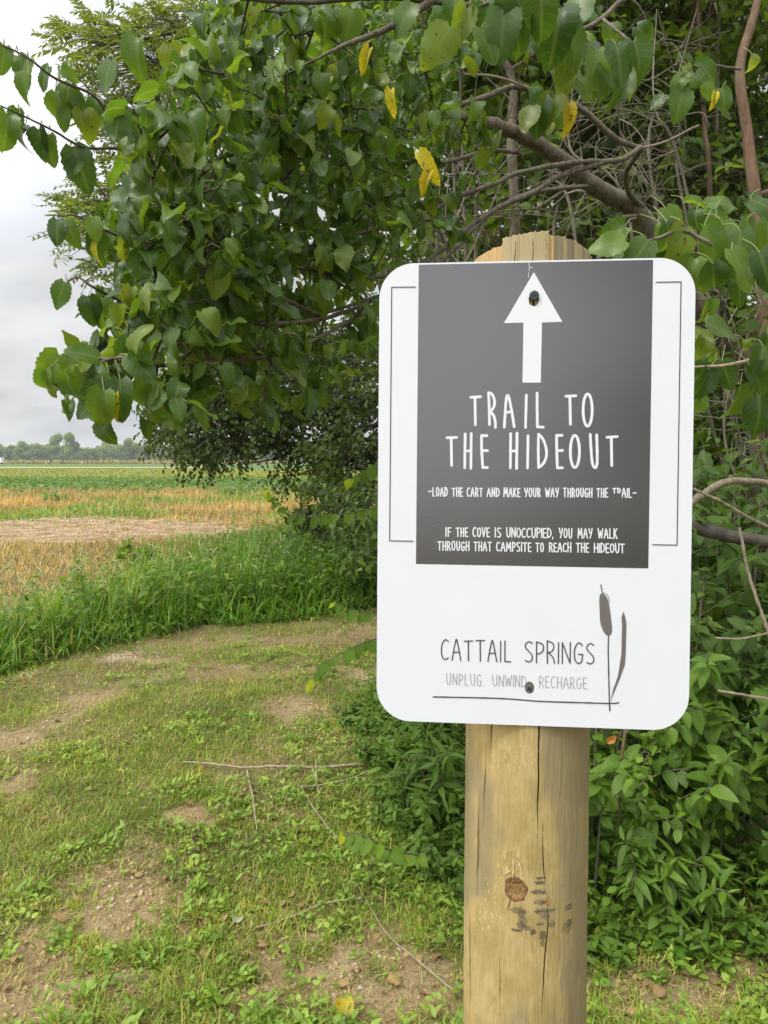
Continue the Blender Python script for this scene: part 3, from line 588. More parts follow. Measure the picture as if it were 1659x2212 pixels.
# ---------------------------------------------------------------- POST (built in the board's frame: x, y on the board, z towards the viewer)
def post_build():
    r = 0.0656; off = -(r + 0.0028)
    def axis_u(px, py):
        d = ray(px * 1659 / 3024., py * 1659 / 3024.); w = np.array(SM.inverted() @ Vector(EYE)); e = np.array(SM.inverted().to_3x3() @ Vector(d))
        t = (off - w[2]) / e[2]; p = w + e * t; return p[0], p[1]
    ua, va = axis_u(2094, 1010); ub, vb = axis_u(2064, 3900)
    topz = axis_u(2097, 918)[1] - 0.0205
    ground_v = -(so[2] + 0.15) / sv[2]
    nu = 600; vsplit = -0.42
    th = np.concatenate([np.linspace(-math.pi * 0.5, math.pi * 0.5, nu), np.linspace(math.pi * 0.5, math.pi * 1.5, 60)[1:-1]])
    # heights: dense in the part the photo shows
    def topf(a):     # the sawn top is split into staves of different height; a: 0 faces the viewer, negative to the left
        u = np.sin(a); h = np.full_like(a, topz)
        h = np.where(u < -0.52, topz - 0.0125 + (u + 1) * 0.009, h)
        h = np.where((u >= -0.52) & (u < 0.16), topz - 0.003 + (u + 0.52) * 0.006, h)
        h = np.where((u >= 0.16), topz - 0.0025 - 0.0125 * np.clip((u - 0.16) / 0.84, 0, 1) ** 2.2, h)
        h = np.where(np.abs(a) > math.pi / 2 + .01, topz - 0.02, h)
        return h + (noise(a * 40, a * 0, 0, 5, 2) - 0.5) * 0.0025
    top = topf(th)[None]; lo = np.linspace(0, 1, 25)[:-1, None]; hi = np.linspace(0, 1, 980)[:, None]
    V = np.vstack([ground_v + (vsplit - ground_v) * lo + 0 * top, vsplit + (top - vsplit) * hi]); nv = len(V); TH = np.broadcast_to(th[None], V.shape)
    U = np.sin(TH) * r                               # place across the post, metres from its axis
    frontm = np.cos(TH) > -0.05
    # ---- colour, in metres across (U) and along (V)
    wob = (noise(U * 30, V * 9, 0, 21, 3) - 0.5) * 0.014
    fine = noise((U + wob * 1.6) * 800, V * 30, 0, 22, 3); band = noise((U + wob * 1.6) * 130, V * 5, 0, 23, 3)
    base = np.array([0.315, 0.24, 0.092]); pale = np.array([0.44, 0.34, 0.15]); grey = np.array([0.215, 0.18, 0.105]); brown = np.array([0.27, 0.165, 0.06])
    mott = noise(U * 55, V * 30, 0, 26, 4)
    fleck = noise(U * 1300, V * 260, 0, 27, 3); blot = noise(U * 90, V * 60, 0, 28, 4)
    C = base + (pale - base) * (smooth(0.3, 0.85, band) * .25 + smooth(.40, .62, mott) * .5 + smooth(.45, .6, blot) * .25)[..., None]
    C = C * (0.86 + 0.28 * fleck[..., None])
    C = C + (brown - C) * (smooth(0.6, 0.8, fine) * 0.22)[..., None]
    # pale left edge
    C = C + (np.array([0.58, 0.42, 0.17]) - C) * (smooth(-0.02, -0.052, U) * 0.55 * smooth(.3, .7, noise(U * 120, V * 4, 0, 24, 2)))[..., None]
    # weathered grey stain patches and grey right side
    st = noise(U * 26, V * 9, 0, 25, 3); stain = smooth(0.42, 0.62, st + 0.22 * smooth(0.0, 0.06, U) + .12 * (fine - .5) + .35 * (mott - .5))
    C = C + (grey - C) * (stain * 0.68)[..., None]
    # cathedral grain around u = -0.006
    for k, (v0, s0) in enumerate(((-0.14, 1.0), (-0.11, 0.8), (-0.21, 1.1), (-0.42, 1.3), (-0.30, 1.0))):
        d = np.abs((V - v0) + s0 * 260 * (U + 0.008) ** 2 * 0.45 + (noise(U * 60, V * 20, 0, 30 + k, 2) - .5) * .02)
        gl = (1 - smooth(0.0, 0.006, d)) * smooth(0.045, 0.03, np.abs(U + 0.008))
        C = C + (np.array([0.20, 0.13, 0.05]) - C) * (gl * 0.16)[..., None]
    # hole-side cracks
    disp = (fine - 0.5) * 0.0006 + (band - 0.5) * 0.0012
    def px_uv(x, y):                                 # a photograph pixel on the front of the post -> (U, V)
        d = ray(x * 1659 / 3024., y * 1659 / 3024.); w = np.array(SM.inverted() @ Vector(EYE)); e = np.array(SM.inverted().to_3x3() @ Vector(d))
        zz = off + r * 0.8
        for _ in range(4):
            t = (zz - w[2]) / e[2]; p = w + e * t; ax = np.interp(p[1], [vb, va], [ub, ua]); uu = np.clip(p[0] - ax, -r * .98, r * .98); zz = off + math.sqrt(r * r - uu * uu)
        return uu, p[1]
    P10 = lambda x, y: px_uv(1800 + x * .3617, 2600 + y * .3617); P11 = lambda x, y: px_uv(1800 + x * .3617, 3300 + y * .3617); P9 = lambda x, y: px_uv(1800 + x * .3617, 880 + y * .3617)
    cracks = [([P9(640, 150), P9(628, 400), P10(372, 700), P10(368, 900), P10(362, 1130)], .0011), ([P9(828, 170), P9(826, 400), P10(893, 720), P10(890, 1000), P10(882, 1500), P10(878, 1950)], .0010),
              ([P10(940, 1780), P10(938, 2000), P10(942, 2200), P11(958, 550), P11(985, 640)], .0010), ([P11(985, 600), P11(990, 950), P11(965, 1250), P11(935, 1700), P11(925, 1950)], .0010),
              ([P10(308, 900), P10(300, 1300), P10(290, 1820)], .0009), ([P10(236, 1500), P10(228, 2000), P11(222, 300), P11(218, 650)], .0012), ([P11(140, 700), P11(138, 1300), P11(140, 2000)], .0011),
              ([P11(468, 1200), P11(465, 1990)], .0006), ([P11(880, 1850), P11(876, 2020)], .0009), ([P9(480, 165), P9(476, 400)], .0008), ([P9(970, 110), P9(968, 400)], .0006)]
    crk = np.zeros_like(U)
    for pts, w in cracks:
        pts = sorted(pts, key=lambda q: q[1]); vv = np.array([q[1] for q in pts]); uu = np.array([q[0] for q in pts])
        cu = np.interp(V, vv, uu) + (noise(V * 60, V * 0, 0, 41, 2) - .5) * 0.0016
        taper = smooth(vv[0] - .004, vv[0] + 0.05, V) * smooth(vv[-1] + .004, vv[-1] - 0.05, V)
        crk = np.maximum(crk, np.where(frontm, (1 - smooth(w * 0.35, w * 0.95, np.abs(U - cu) / np.maximum(taper, 0.15))) * (taper > 0.02), 0))
    disp -= crk * 0.006
    C = C + (np.array([0.03, 0.018, 0.008]) - C) * (crk * 0.8)[..., None]
    # the knot, with a dark rim and a run of resin below it, and torn fibres above
    ku, kv = P11(638, 560); d = np.sqrt(((U - ku) / 0.0112) ** 2 + ((V - kv) / 0.0125) ** 2) + (noise(U * 300, V * 300, 0, 42, 2) - .5) * 0.25
    kn = np.where(frontm, 1 - smooth(0.92, 1.0, d), 0); rim = np.where(frontm, np.exp(-((d - 0.96) / 0.07) ** 2), 0)
    kc = np.array([0.20, 0.115, 0.045]) * (0.3 + 1.5 * noise(U * 800, V * 800, 0, 43, 2))[..., None]
    C = C + (kc - C) * (kn * 0.95)[..., None]; C = C + (np.array([0.10, 0.028, 0.018]) - C) * (np.clip(rim, 0, 1) * 0.85)[..., None]
    disp += -kn * 0.002 * smooth(1.0, 0.4, d) + (noise(U * 500, V * 500, 0, 44, 2) - .5) * 0.0016 * kn
    tear = np.where(frontm, smooth(.016, .004, np.abs(U - ku + .002)) * smooth(kv + .006, kv + .014, V) * smooth(kv + .05, kv + .02, V), 0) * smooth(.5, .62, noise(U * 500, V * 120, 0, 45, 2))
    C = C + (np.array([0.60, 0.46, 0.24]) - C) * (tear * 0.7)[..., None]; disp += tear * 0.0012
    ru, rv = P11(572, 700); run = np.where(frontm, (1 - smooth(.0008, .0018, np.abs(U - ru - (V - rv) * .25) * 1.6)) * smooth(rv - .010, rv - .006, V) * smooth(rv + .008, rv + .004, V), 0)
    C = C + (np.array([0.12, 0.03, 0.02]) - C) * (run * .8)[..., None]
    # black smudges to the right of the knot
    for (x, y, a, b, s) in ((905, 440, .0046, .0014, .9), (900, 487, .0052, .0018, .95), (880, 590, .0055, .0024, .9), (930, 590, .0035, .002, .7), (905, 700, .0058, .0024, 1), (930, 800, .0060, .0034, 1), (1010, 790, .0060, .0026, .75), (970, 860, .0045, .0030, .9), (1030, 930, .0036, .0040, .75),
                            (900, 940, .0034, .0015, .9), (935, 1060, .0034, .0046, .8), (930, 1150, .002, .0035, .6), (1210, 755, .0036, .0030, .95), (1215, 920, .0034, .0040, .75), (660, 790, .0065, .0034, .65), (700, 830, .0036, .0036, .6), (650, 1005, .0046, .0015, .95), (700, 950, .0038, .0044, .75), (825, 1025, .0026, .0030, .9), (760, 980, .0040, .0026, .6), (1200, 980, .0050, .0050, .4), (720, 900, .0040, .0050, .5)):
        u0, v0 = P11(x, y); d = np.sqrt(((U - u0) / (a * 1.25)) ** 2 + ((V - v0) / (b * 1.15)) ** 2) + (noise(U * 320, V * 1500, 0, 46, 3) - .5) * .9
        mk = np.where(frontm, (1 - smooth(0.8, 1.0, d)) * s, 0); C = C + (np.array([0.045, 0.042, 0.04]) - C) * (mk * 0.85)[..., None]
    u0, v0 = P11(1000, 690); d = np.sqrt(((U - u0) / .0040) ** 2 + ((V - v0) / .0045) ** 2) + (noise(U * 300, V * 300, 0, 47, 2) - .5) * .9
    C = C + (np.array([0.30, 0.11, 0.03]) - C) * (np.where(frontm, 1 - smooth(.6, 1.2, d), 0) * .8)[..., None]
    # a grey scraped field behind the smudges
    u0, v0 = P11(1050, 720); d = np.sqrt(((U - u0) / .020) ** 2 + ((V - v0) / .030) ** 2) + (noise(U * 60, V * 120, 0, 48, 2) - .5) * .5
    C = C + (np.array([0.33, 0.265, 0.14]) - C) * (np.where(frontm, 1 - smooth(.8, 1.1, d), 0) * .5 * smooth(.35, .6, noise(U * 150, V * 700, 0, 49, 2)))[..., None]
    # chips of pale wood
    for i in range(90):
        if i < 40: u0, v0 = P10(620 + rng.normal() * 130, 1000 + rng.normal() * 90)
        elif i < 130: u0, v0 = P11(330 + rng.normal() * 110, 760 + rng.normal() * 220)
        else: u0, v0 = rng.uniform(-.055, .055), rng.uniform(va - .62, va - .45)
        sl = slice(None); a, b = rng.uniform(.0003, .0008), rng.uniform(.0006, .0016)
        ju = np.searchsorted(th[:nu], math.asin(np.clip((u0 - .003) / r, -1, 1))), np.searchsorted(th[:nu], math.asin(np.clip((u0 + .003) / r, -1, 1)))
        sub = (slice(None), slice(max(ju[0], 0), min(ju[1] + 1, nu)))
        mk = 1 - smooth(.7, 1.2, np.sqrt(((U[sub] - u0) / a) ** 2 + ((V[sub] - v0) / b) ** 2)); C[sub] += (np.array([0.62, 0.50, 0.28]) - C[sub]) * (mk * .6)[..., None]
    # weathered face of the sawn top: grey staves and fresh orange ones
    tm = smooth(SH - 0.02, SH + 0.0, V); fine = .5 * fine + .5 * noise(U * 1100, V * 16, 0, 52, 3)
    un = U / r; stave = noise(un * 9, V * 0, 0, 51, 2)
    TC = np.array([0.36, 0.29, 0.16]) + (np.array([0.20, 0.165, 0.10]) - np.array([0.36, 0.29, 0.16])) * smooth(.4, .62, stave + (fine - .5) * .5)[..., None]
    fresh = np.where((un < -.53) | ((un > .16) & (un < .25)), 1.0, 0.0)
    TC = TC + (np.array([0.47, 0.31, 0.135]) * (0.55 + 0.9 * fine[..., None]) - TC) * fresh[..., None]
    C = C + (TC - C) * (tm * (1 - crk))[..., None]
    disp += tm * np.where((un > -.52) & (un < .16), 0.0, -0.003)
    rr_ = r + disp
    ax = np.interp(V, [vb, va], [ub, ua])
    X = ax + np.sin(TH) * rr_; Z = off + np.cos(TH) * rr_
    Vt = np.stack([X, V, Z], -1)
    n2 = len(th); i = np.arange(nv - 1)[:, None] * n2 + np.arange(n2)[None]; j = np.arange(nv - 1)[:, None] * n2 + ((np.arange(n2) + 1) % n2)[None]
    Q = np.stack([i, j, j + n2, i + n2], -1).reshape(-1, 4)
    Vt = Vt.reshape(-1, 3); Cc = np.clip(C, 0.01, 1).reshape(-1, 3)
    cidx = len(Vt); Vt = np.vstack([Vt, [[ua, topz - 0.012, off]]]); Cc = np.vstack([Cc, [[.5, .36, .17]]])
    b0 = (nv - 1) * n2; T = np.stack([b0 + np.arange(n2), b0 + (np.arange(n2) + 1) % n2, np.full(n2, cidx)], -1)
    m, nt = material('post_wood'); a_ = N(nt, 'ShaderNodeAttribute', attribute_name='wc'); bs = N(nt, 'ShaderNodeBsdfPrincipled'); bs.inputs['Roughness'].default_value = 0.72; bs.inputs['Specular IOR Level'].default_value = 0.25
    nt.links.new(a_.outputs['Color'], bs.inputs['Base Color']); o = N(nt, 'ShaderNodeOutputMaterial'); nt.links.new(bs.outputs[0], o.inputs['Surface'])
    p = mesh_np('wooden_post', Vt, Q, T, m, col=Cc); p.matrix_world = SM
    tag(p, 'round yellowish timber post with knot and long cracks behind the trail sign', 'post'); return p
post_build()

# ---------------------------------------------------------------- MULBERRY TREE (leaning trunk behind the board, limbs reaching left)
mul_base = np.array([3.3, 5.6, 0.0])
mul = empty('mulberry_tree', tuple(mul_base), 'large leaning mulberry with big toothed leaves overhanging the grass left of the sign', 'tree')
gt = Geo()
TRUNK = gt.tube(np.vstack([[mul_base], path([(1700, 900, 5.3), (1590, 770, 5.1), (1490, 645, 4.9), (1385, 470, 4.7), (1280, 400, 4.5), (1200, 335, 4.35), (1110, 285, 4.15), (1020, 258, 3.95), (930, 245, 3.75)])]), [.125, .11, .09, .072, .058, .05, .042, .036, .03, .026], n=60, sides=14, rough=.10)
gt.build('trunk', M_bark, mul)
limbs = []; limb_geo = []
def limb(pts, r0, r1, mat=M_bark, nm='branch', n=None, rough=.14, sides=8):
    r0 = r0 * (.40 if r0 > .012 else 1); r1 = r1 * (.6 if r1 > .008 else 1)
    gq = Geo(); P = gq.tube(path(pts), r0, r1, n=n or len(pts) * 7, sides=sides, rough=rough); limbs.append(P); limb_geo.append((gq, nm, mat)); return P
limb([(930, 245, 3.75), (800, 238, 3.5), (700, 232, 3.2), (620, 240, 2.95), (560, 290, 2.7), (470, 300, 2.5), (380, 290, 2.4), (280, 272, 2.3)], .045, .006)
limb([(640, 236, 3.0), (540, 250, 2.8), (450, 225, 2.6), (370, 235, 2.5)], .018, .004)
limb([(1395, 455, 4.7), (1362, 420, 4.5), (1352, 372, 4.3), (1384, 320, 4.1), (1340, 345, 4.0), (1260, 350, 3.8), (1200, 357, 3.65), (1110, 376, 3.5), (1070, 396, 3.4), (990, 425, 3.2), (900, 470, 3.0), (800, 500, 2.8), (700, 520, 2.6)], .045, .006)
limb([(1300, 352, 3.9), (1210, 380, 3.7), (1150, 416, 3.55), (1080, 447, 3.4), (1040, 472, 3.3), (1000, 500, 3.2), (920, 567, 3.0), (860, 620, 2.8), (780, 660, 2.6), (690, 690, 2.4), (580, 700, 2.2), (480, 700, 2.1)], .034, .005)
limb([(1385, 320, 4.1), (1330, 300, 4.0), (1255, 235, 3.9), (1180, 206, 3.8), (1110, 188, 3.7), (1040, 212, 3.55), (935, 242, 3.4)], .038, .018)
limb([(1180, 206, 3.8), (1080, 168, 3.6), (1000, 160, 3.5)], .014, .006, M_dead)
limb([(1384, 320, 4.1), (1440, 305, 4.0), (1510, 270, 3.9)], .015, .006, M_dead)
limb([(1385, 465, 4.7), (1335, 475, 4.4), (1325, 510, 4.1), (1300, 540, 3.9), (1290, 575, 3.8)], .035, .02)
limb([(1280, 400, 4.5), (1190, 410, 4.2), (1120, 425, 4.0), (1050, 470, 3.7), (960, 560, 3.3), (900, 610, 3.0), (800, 645, 2.7), (690, 680, 2.4)], .03, .005)
limb([(1120, 330, 4.2), (1060, 325, 3.9), (960, 350, 3.5), (860, 340, 3.2), (760, 360, 2.8), (640, 380, 2.5), (540, 400, 2.3), (430, 420, 2.2)], .028, .005)
limb([(960, 540, 3.2), (860, 590, 2.9), (760, 600, 2.6), (640, 580, 2.4), (540, 600, 2.2), (470, 630, 2.1), (400, 660, 2.0)], .016, .004)
limb([(940, 560, 3.0), (850, 640, 2.7), (760, 690, 2.5), (620, 760, 2.2), (480, 780, 2.0), (350, 790, 1.85), (260, 780, 1.8), (180, 770, 1.75)], .016, .004)
limb([(700, 690, 2.45), (600, 640, 2.3), (500, 600, 2.2), (420, 640, 2.1)], .010, .004)
limb([(930, 245, 3.75), (860, 180, 3.5), (760, 120, 3.2), (680, 60, 3.0), (600, -20, 2.8)], .025, .006)
limb([(1300, -70, 2.6), (1120, -20, 2.5), (1010, 12, 2.4), (930, 2, 2.3), (820, -6, 2.2), (650, 5, 2.1), (520, -5, 2.0)], .028, .010, M_barkd)
limb([(930, 2, 2.3), (840, 60, 2.2), (740, 100, 2.1), (680, 130, 2.1)], .012, .003)
# long bare-ended twigs against the sky
limb([(300, 300, 2.3), (240, 255, 2.25), (200, 205, 2.2), (120, 170, 2.15), (60, 125, 2.1), (-10, 90, 2.1)], .0055, .0022, M_twigd, 'twig')
limb([(330, 320, 2.35), (250, 320, 2.3), (180, 318, 2.25), (120, 285, 2.2), (60, 255, 2.15), (0, 228, 2.1)], .0050, .0020, M_twigd, 'twig')
limb([(300, 300, 2.3), (258, 240, 2.3), (210, 185, 2.3), (185, 120, 2.3)], .0045, .0016, M_twigd, 'twig')
limb([(245, 230, 2.28), (190, 190, 2.26), (130, 122, 2.24)], .0030, .0012, M_twigd, 'twig')
limb([(280, 660, 2.05), (240, 640, 2.0), (200, 620, 1.95), (170, 600, 1.95), (145, 608, 1.95)], .0045, .0018, M_twigd, 'twig')
limb([(280, 520, 2.2), (210, 490, 2.15), (160, 465, 2.1), (125, 470, 2.1)], .0045, .0018, M_twigd, 'twig')
allP = np.vstack([P for P in limbs] )
# leafy twigs: each grows from the nearest limb to a tip inside the crown
CROWN = [((560, 430), (330, 260)), ((420, 640), (190, 170)), ((640, 640), (190, 190)), ((330, 770), (170, 85)), ((560, 800), (170, 90)), ((700, 260), (220, 130)), ((380, 500), (100, 110)), ((900, 330), (160, 160)), ((470, 120), (60, 60)), ((620, 60), (190, 70)), ((850, 100), (170, 90)), ((390, 350), (100, 80)), ((240, 800), (100, 55))]
wts = np.array([a * b for _, (a, b) in CROWN], float); wts /= wts.sum()
tips = []
for k in range(760):
    (cx, cy_), (rx, ry) = CROWN[rng.choice(len(CROWN), p=wts)]
    a = rng.uniform(0, 2 * math.pi); q = math.sqrt(rng.random())
    px, py = cx + rx * q * math.cos(a), cy_ + ry * q * math.sin(a)
    Y0 = np.interp(px, [100, 450, 900], [1.85, 2.1, 2.9]); tips.append(at(px, py, Y0 - .28 + rng.random() ** 1.2 * 1.35))
tips = np.array(tips)
order = np.linalg.norm(tips[:, None] - allP[None], axis=-1).min(1).argsort(); tips = tips[order]
nodes = allP; root = []; own = np.concatenate([np.full(len(P), i) for i, P in enumerate(limbs)]); owner = []
for tip in tips:                                   # each twig leaves the nearest limb or earlier twig, so they fork instead of fanning out
    i_ = np.linalg.norm(nodes - tip, axis=1).argmin(); r_ = nodes[i_]; root.append(r_); owner.append(own[i_]); own = np.append(own, [own[i_]] * 3); nodes = np.vstack([nodes, r_ + (tip - r_) * np.array([[.4], [.6], [.8]])])
root = np.array(root); vec = tips - root; ln = np.linalg.norm(vec, axis=1); far_ = ln < .09; vec[far_] *= (.14 / np.maximum(ln[far_], .02))[:, None]; ln = np.linalg.norm(vec, axis=1)
tt = np.linspace(0, 1, 6)
poly = root[:, None] + vec[:, None] * tt[None, :, None] + rng.normal(size=(len(tips), 6, 3)) * 0.0012
poly[:, 0] = root
owner = np.array(owner)
for i_ in np.unique(owner):
    pl_ = poly[owner == i_]; V, Q, L = tube_geo(pl_, np.linspace(.0042, .0016, 6)[None] * np.ones((len(pl_), 1)), 5); limb_geo[i_][0].add(V, Q, L)
D = unit(vec + np.array([-.25, -.15, -.1]) * 0.4)
n_l = 6; ts = np.array([.42, .56, .7, .82, .93, 1.0])
B = np.stack([poly[:, 0] + 0 * poly[:, 0]] * n_l, 1)
for q, t in enumerate(ts):
    f = t * 5; i0 = min(int(f), 4); B[:, q] = poly[:, i0] + (poly[:, i0 + 1] - poly[:, i0]) * (f - i0)
def hang_leaves(B, D, size, pet=0.035, var=None):
    n = len(B)
    side = unit(np.cross(D, UP) + 1e-6) * rng.choice([-1, 1], n)[:, None]
    out = unit(D * 0.5 + side * 0.9 + rnd(n) * 0.4 + UP * 0.35)
    base = B + out * (pet * (0.6 + rng.random(n) * 0.8))[:, None]
    pp = np.stack([B, B + out * pet * .55 + UP * .006, base - UP * .004], 1)
    ld = unit(out * 0.5 - UP * rng.uniform(0.1, 1.3, n)[:, None] + rnd(n) * 0.5)
    nm = unit(LIGHTWARD * 0.9 + UP * .25 + out * 0.3 + rnd(n) * 0.9)
    return pp, base, ld, nm
BB = B.reshape(-1, 3); DD = np.repeat(D, n_l, 0)
keep = rng.random(len(BB)) < 0.95
pp, bs_, ld, nm = hang_leaves(BB[keep], DD[keep], None)
gp = Geo(); V, Q, L = tube_geo(pp, np.full((len(pp), 3), .0011), 4); gp.add(V, Q, L)
gl = Geo(); sz = rng.uniform(.036, .084, len(bs_)); place(gl, MULB, bs_, ld, nm, sz)
# leaves that stand out in the photo: (x, y of the leaf base, length in view units, tilt of the hanging blade in degrees, distance)
SOLO = [(10, 100, 55, 10, 2.1), (40, 120, 55, -10, 2.12), (62, 130, 70, 15, 2.12), (58, 160, 60, 20, 2.1), (105, 145, 50, 30, 2.15), (132, 150, 40, -60, 2.15), (150, 182, 70, 20, 2.2), (120, 200, 62, 10, 2.2), (165, 205, 62, -5, 2.22), (208, 215, 62, 5, 2.25), (178, 240, 70, -20, 2.22), (140, 235, 45, 10, 2.2),
        (38, 235, 50, 15, 2.15), (18, 250, 80, 5, 2.12), (55, 270, 62, 40, 2.18), (85, 280, 62, -5, 2.2), (105, 292, 62, 0, 2.2), (160, 318, 92, -15, 2.25), (165, 325, 60, 10, 2.26),
        (140, 610, 60, 25, 1.95), (190, 640, 62, -10, 1.98), (205, 655, 80, -30, 2.0), (125, 475, 55, 0, 2.1), (145, 480, 60, -20, 2.1), (215, 500, 62, 25, 2.15), (200, 470, 50, -10, 2.1),
        (130, 770, 85, 35, 1.78), (165, 765, 80, 0, 1.76), (100, 800, 60, 15, 1.75), (190, 770, 90, 10, 1.78), (240, 830, 100, 45, 1.72), (260, 820, 90, 0, 1.72), (225, 845, 90, 5, 1.7), (330, 830, 95, 40, 1.75), (370, 810, 90, -10, 1.8), (420, 815, 95, -35, 1.85), (290, 730, 90, 20, 1.8), (400, 740, 90, -20, 1.9), (520, 820, 90, 0, 2.0), (340, 860, 80, -30, 1.8),
        (300, 85, 85, 10, 2.3), (365, 95, 75, -10, 2.35), (240, 130, 70, 20, 2.4)]
bp_, ld_, nm_, sz_ = [], [], [], []
for (px, py, l, ti, Y) in SOLO:
    p = at(px, py, Y); bp_.append(p); a = R(ti); ld_.append([-math.sin(a), rng.uniform(-.3, .2), -math.cos(a)]); sz_.append(l * Y / FPX * 1.05)
    nm_.append(unit(np.array([rng.uniform(-.5, .5), -1.0, .35])))
place(gl, MULB, np.array(bp_), np.array(ld_), np.array(nm_), np.array(sz_) * 1.0)
q = np.array(bp_); j = np.linalg.norm(q[:, None] - allP[None], axis=-1).argmin(1)
pp = np.stack([q, (q + allP[j]) / 2 + UP * .02, allP[j]], 1); near = np.linalg.norm(q - allP[j], axis=1) < .35
V, Q, L = tube_geo(pp[near], np.full((near.sum(), 3), .0012), 4); gp.add(V, Q, L)
# sprays hanging into the picture from above and from the right, close to the viewer
HANG = [(1010, 20, 90, 20, 2.0), (975, 60, 110, 35, 1.95), (1050, 10, 100, -10, 2.0), (1090, 15, 120, 5, 1.95), (1040, 60, 85, -25, 1.95), (1130, 20, 110, 15, 1.95), (1180, 30, 100, 10, 2.05), (1210, 20, 140, 12, 2.0), (1235, 60, 85, -10, 2.05), (1275, 90, 75, 10, 2.1), (1290, 110, 85, -5, 2.0), (1330, 95, 100, -10, 1.95), (1370, 90, 95, -15, 1.95), (1310, 140, 80, 0, 2.0), (1350, 160, 90, 20, 2.05), (1240, 110, 85, 25, 2.1), (1170, 210, 90, 10, 2.2), (1150, 230, 70, 20, 2.2), (1200, 205, 90, 25, 2.2), (1250, 150, 70, -30, 2.2), (1500, 140, 70, -55, 2.4), (1480, 165, 60, 50, 2.4), (1560, 190, 60, -10, 2.4), (1475, 190, 80, 10, 2.4),
        (1170, -20, 120, 0, 1.9), (1260, -10, 100, 20, 2.0), (1120, -30, 120, 10, 1.95), (985, -10, 80, 10, 2.1), (890, 10, 80, 30, 2.2), (760, 20, 80, 10, 2.3), (700, 40, 80, -20, 2.3)]
RIGHT = [(1350, 490, 80, 60, 1.5), (1350, 520, 85, 78, 1.45), (1400, 520, 90, 35, 1.45), (1440, 480, 95, -20, 1.5), (1480, 490, 100, 20, 1.5), (1520, 490, 95, -30, 1.45), (1560, 480, 110, 10, 1.5), (1600, 500, 110, 5, 1.45), (1580, 540, 105, -30, 1.4), (1620, 430, 95, -70, 1.5), (1500, 560, 90, 15, 1.5), (1540, 570, 90, -10, 1.45), (1640, 545, 100, -15, 1.4), (1450, 545, 90, 30, 1.55), (1420, 560, 80, -5, 1.6), (1660, 480, 110, 0, 1.45), (1600, 590, 80, 10, 1.5),
         (1525, 700, 85, -75, 1.6), (1520, 730, 60, 10, 1.65), (1530, 800, 80, 20, 1.7), (1560, 780, 70, -20, 1.7), (1620, 790, 90, -30, 1.6), (1600, 830, 90, 10, 1.6), (1640, 860, 95, 0, 1.6), (1500, 770, 60, -10, 1.75), (1650, 750, 80, 20, 1.6), (1510, 850, 70, 20, 1.8)]
HANG = [(a, b, l * .88, t, Y) for a, b, l, t, Y in HANG]; RIGHT = [(a, b, l * .92, t, Y) for a, b, l, t, Y in RIGHT]
for L_ in (HANG, RIGHT): L_ += [(a + rng.normal() * 45, b + rng.normal() * 35, l * rng.uniform(.5, .85), t + rng.normal() * 30, Y + rng.uniform(.1, .5)) for a, b, l, t, Y in list(L_) * 2]
RIGHT = [q for q in RIGHT if q[0] > 1335]
for lst, nm0 in ((HANG, 'hanging'), (RIGHT, 'right')):
    for (px, py, l, ti, Y) in lst:
        p = at(px, py, Y); a = R(ti); d = np.array([[-math.sin(a), rng.uniform(-.35, .1), -math.cos(a)]]); nn = np.array([[rng.uniform(-.5, .4), -1.0, rng.uniform(.2, .9)]])
        place(gl, MULB, p[None], d, nn, np.array([l * Y / FPX * 1.05]))
        sx = rng.choice([-1, 1]) * rng.uniform(.015, .04); st = p + np.array([sx, .03, .02 + .02 * rng.random()])
        V, Q, L = tube_geo(spline(np.stack([p, p + np.array([sx * .35, .01, .016]), st]), 7)[None], np.full((1, 7), .0009), 5); gp.add(V, Q, L)
limb([(1400, -60, 2.2), (1300, 40, 2.15), (1240, 80, 2.12), (1190, 195, 2.2), (1160, 225, 2.2)], .008, .002, M_twig, 'twig')
limb([(1300, 40, 2.15), (1350, 80, 2.05), (1370, 95, 2.0)], .005, .002, M_twig, 'twig')
limb([(1100, -60, 2.1), (1060, 0, 2.0), (1010, 20, 2.0)], .007, .002, M_twig, 'twig')
limb([(1800, 560, 1.6), (1659, 525, 1.5), (1580, 545, 1.48), (1480, 500, 1.5), (1420, 515, 1.48), (1340, 540, 1.5), (1310, 555, 1.5)], .006, .0016, M_twig, 'twig')
limb([(1700, 760, 1.7), (1620, 778, 1.68), (1560, 790, 1.68), (1490, 793, 1.72)], .0045, .003, M_stick, 'twig')
limb([(1600, 150, 2.5), (1520, 140, 2.4), (1470, 165, 2.4)], .004, .0015, M_twig, 'twig')
for gq, nm, mat in limb_geo: gq.build(nm, mat, mul)
gl.build('foliage', M_mulb, mul); gp.build('leaf_stalks', M_petiole, mul)
# yellow dying leaves on it
for (px, py, l, ti, Y) in ((905, 330, 85, -35, 2.0), (930, 370, 60, 30, 2.0), (1228, 225, 75, 0, 2.2), (845, 195, 60, 0, 2.1), (798, 105, 60, 25, 2.2), (1545, 200, 40, 10, 2.4), (250, 850, 70, 5, 1.7), (210, 520, 55, 10, 2.15)):
    gy = Geo(); a = R(ti); place(gy, [MULB[3], MULB[1]], at(px, py, Y)[None], np.array([[-math.sin(a), -.1, -math.cos(a)]]), np.array([[rng.uniform(-.5, .5), -1, .2]]), np.array([l * Y / FPX]), wide=np.array([.55]))
    o = gy.build('yellow_leaf', M_yleaf, mul)

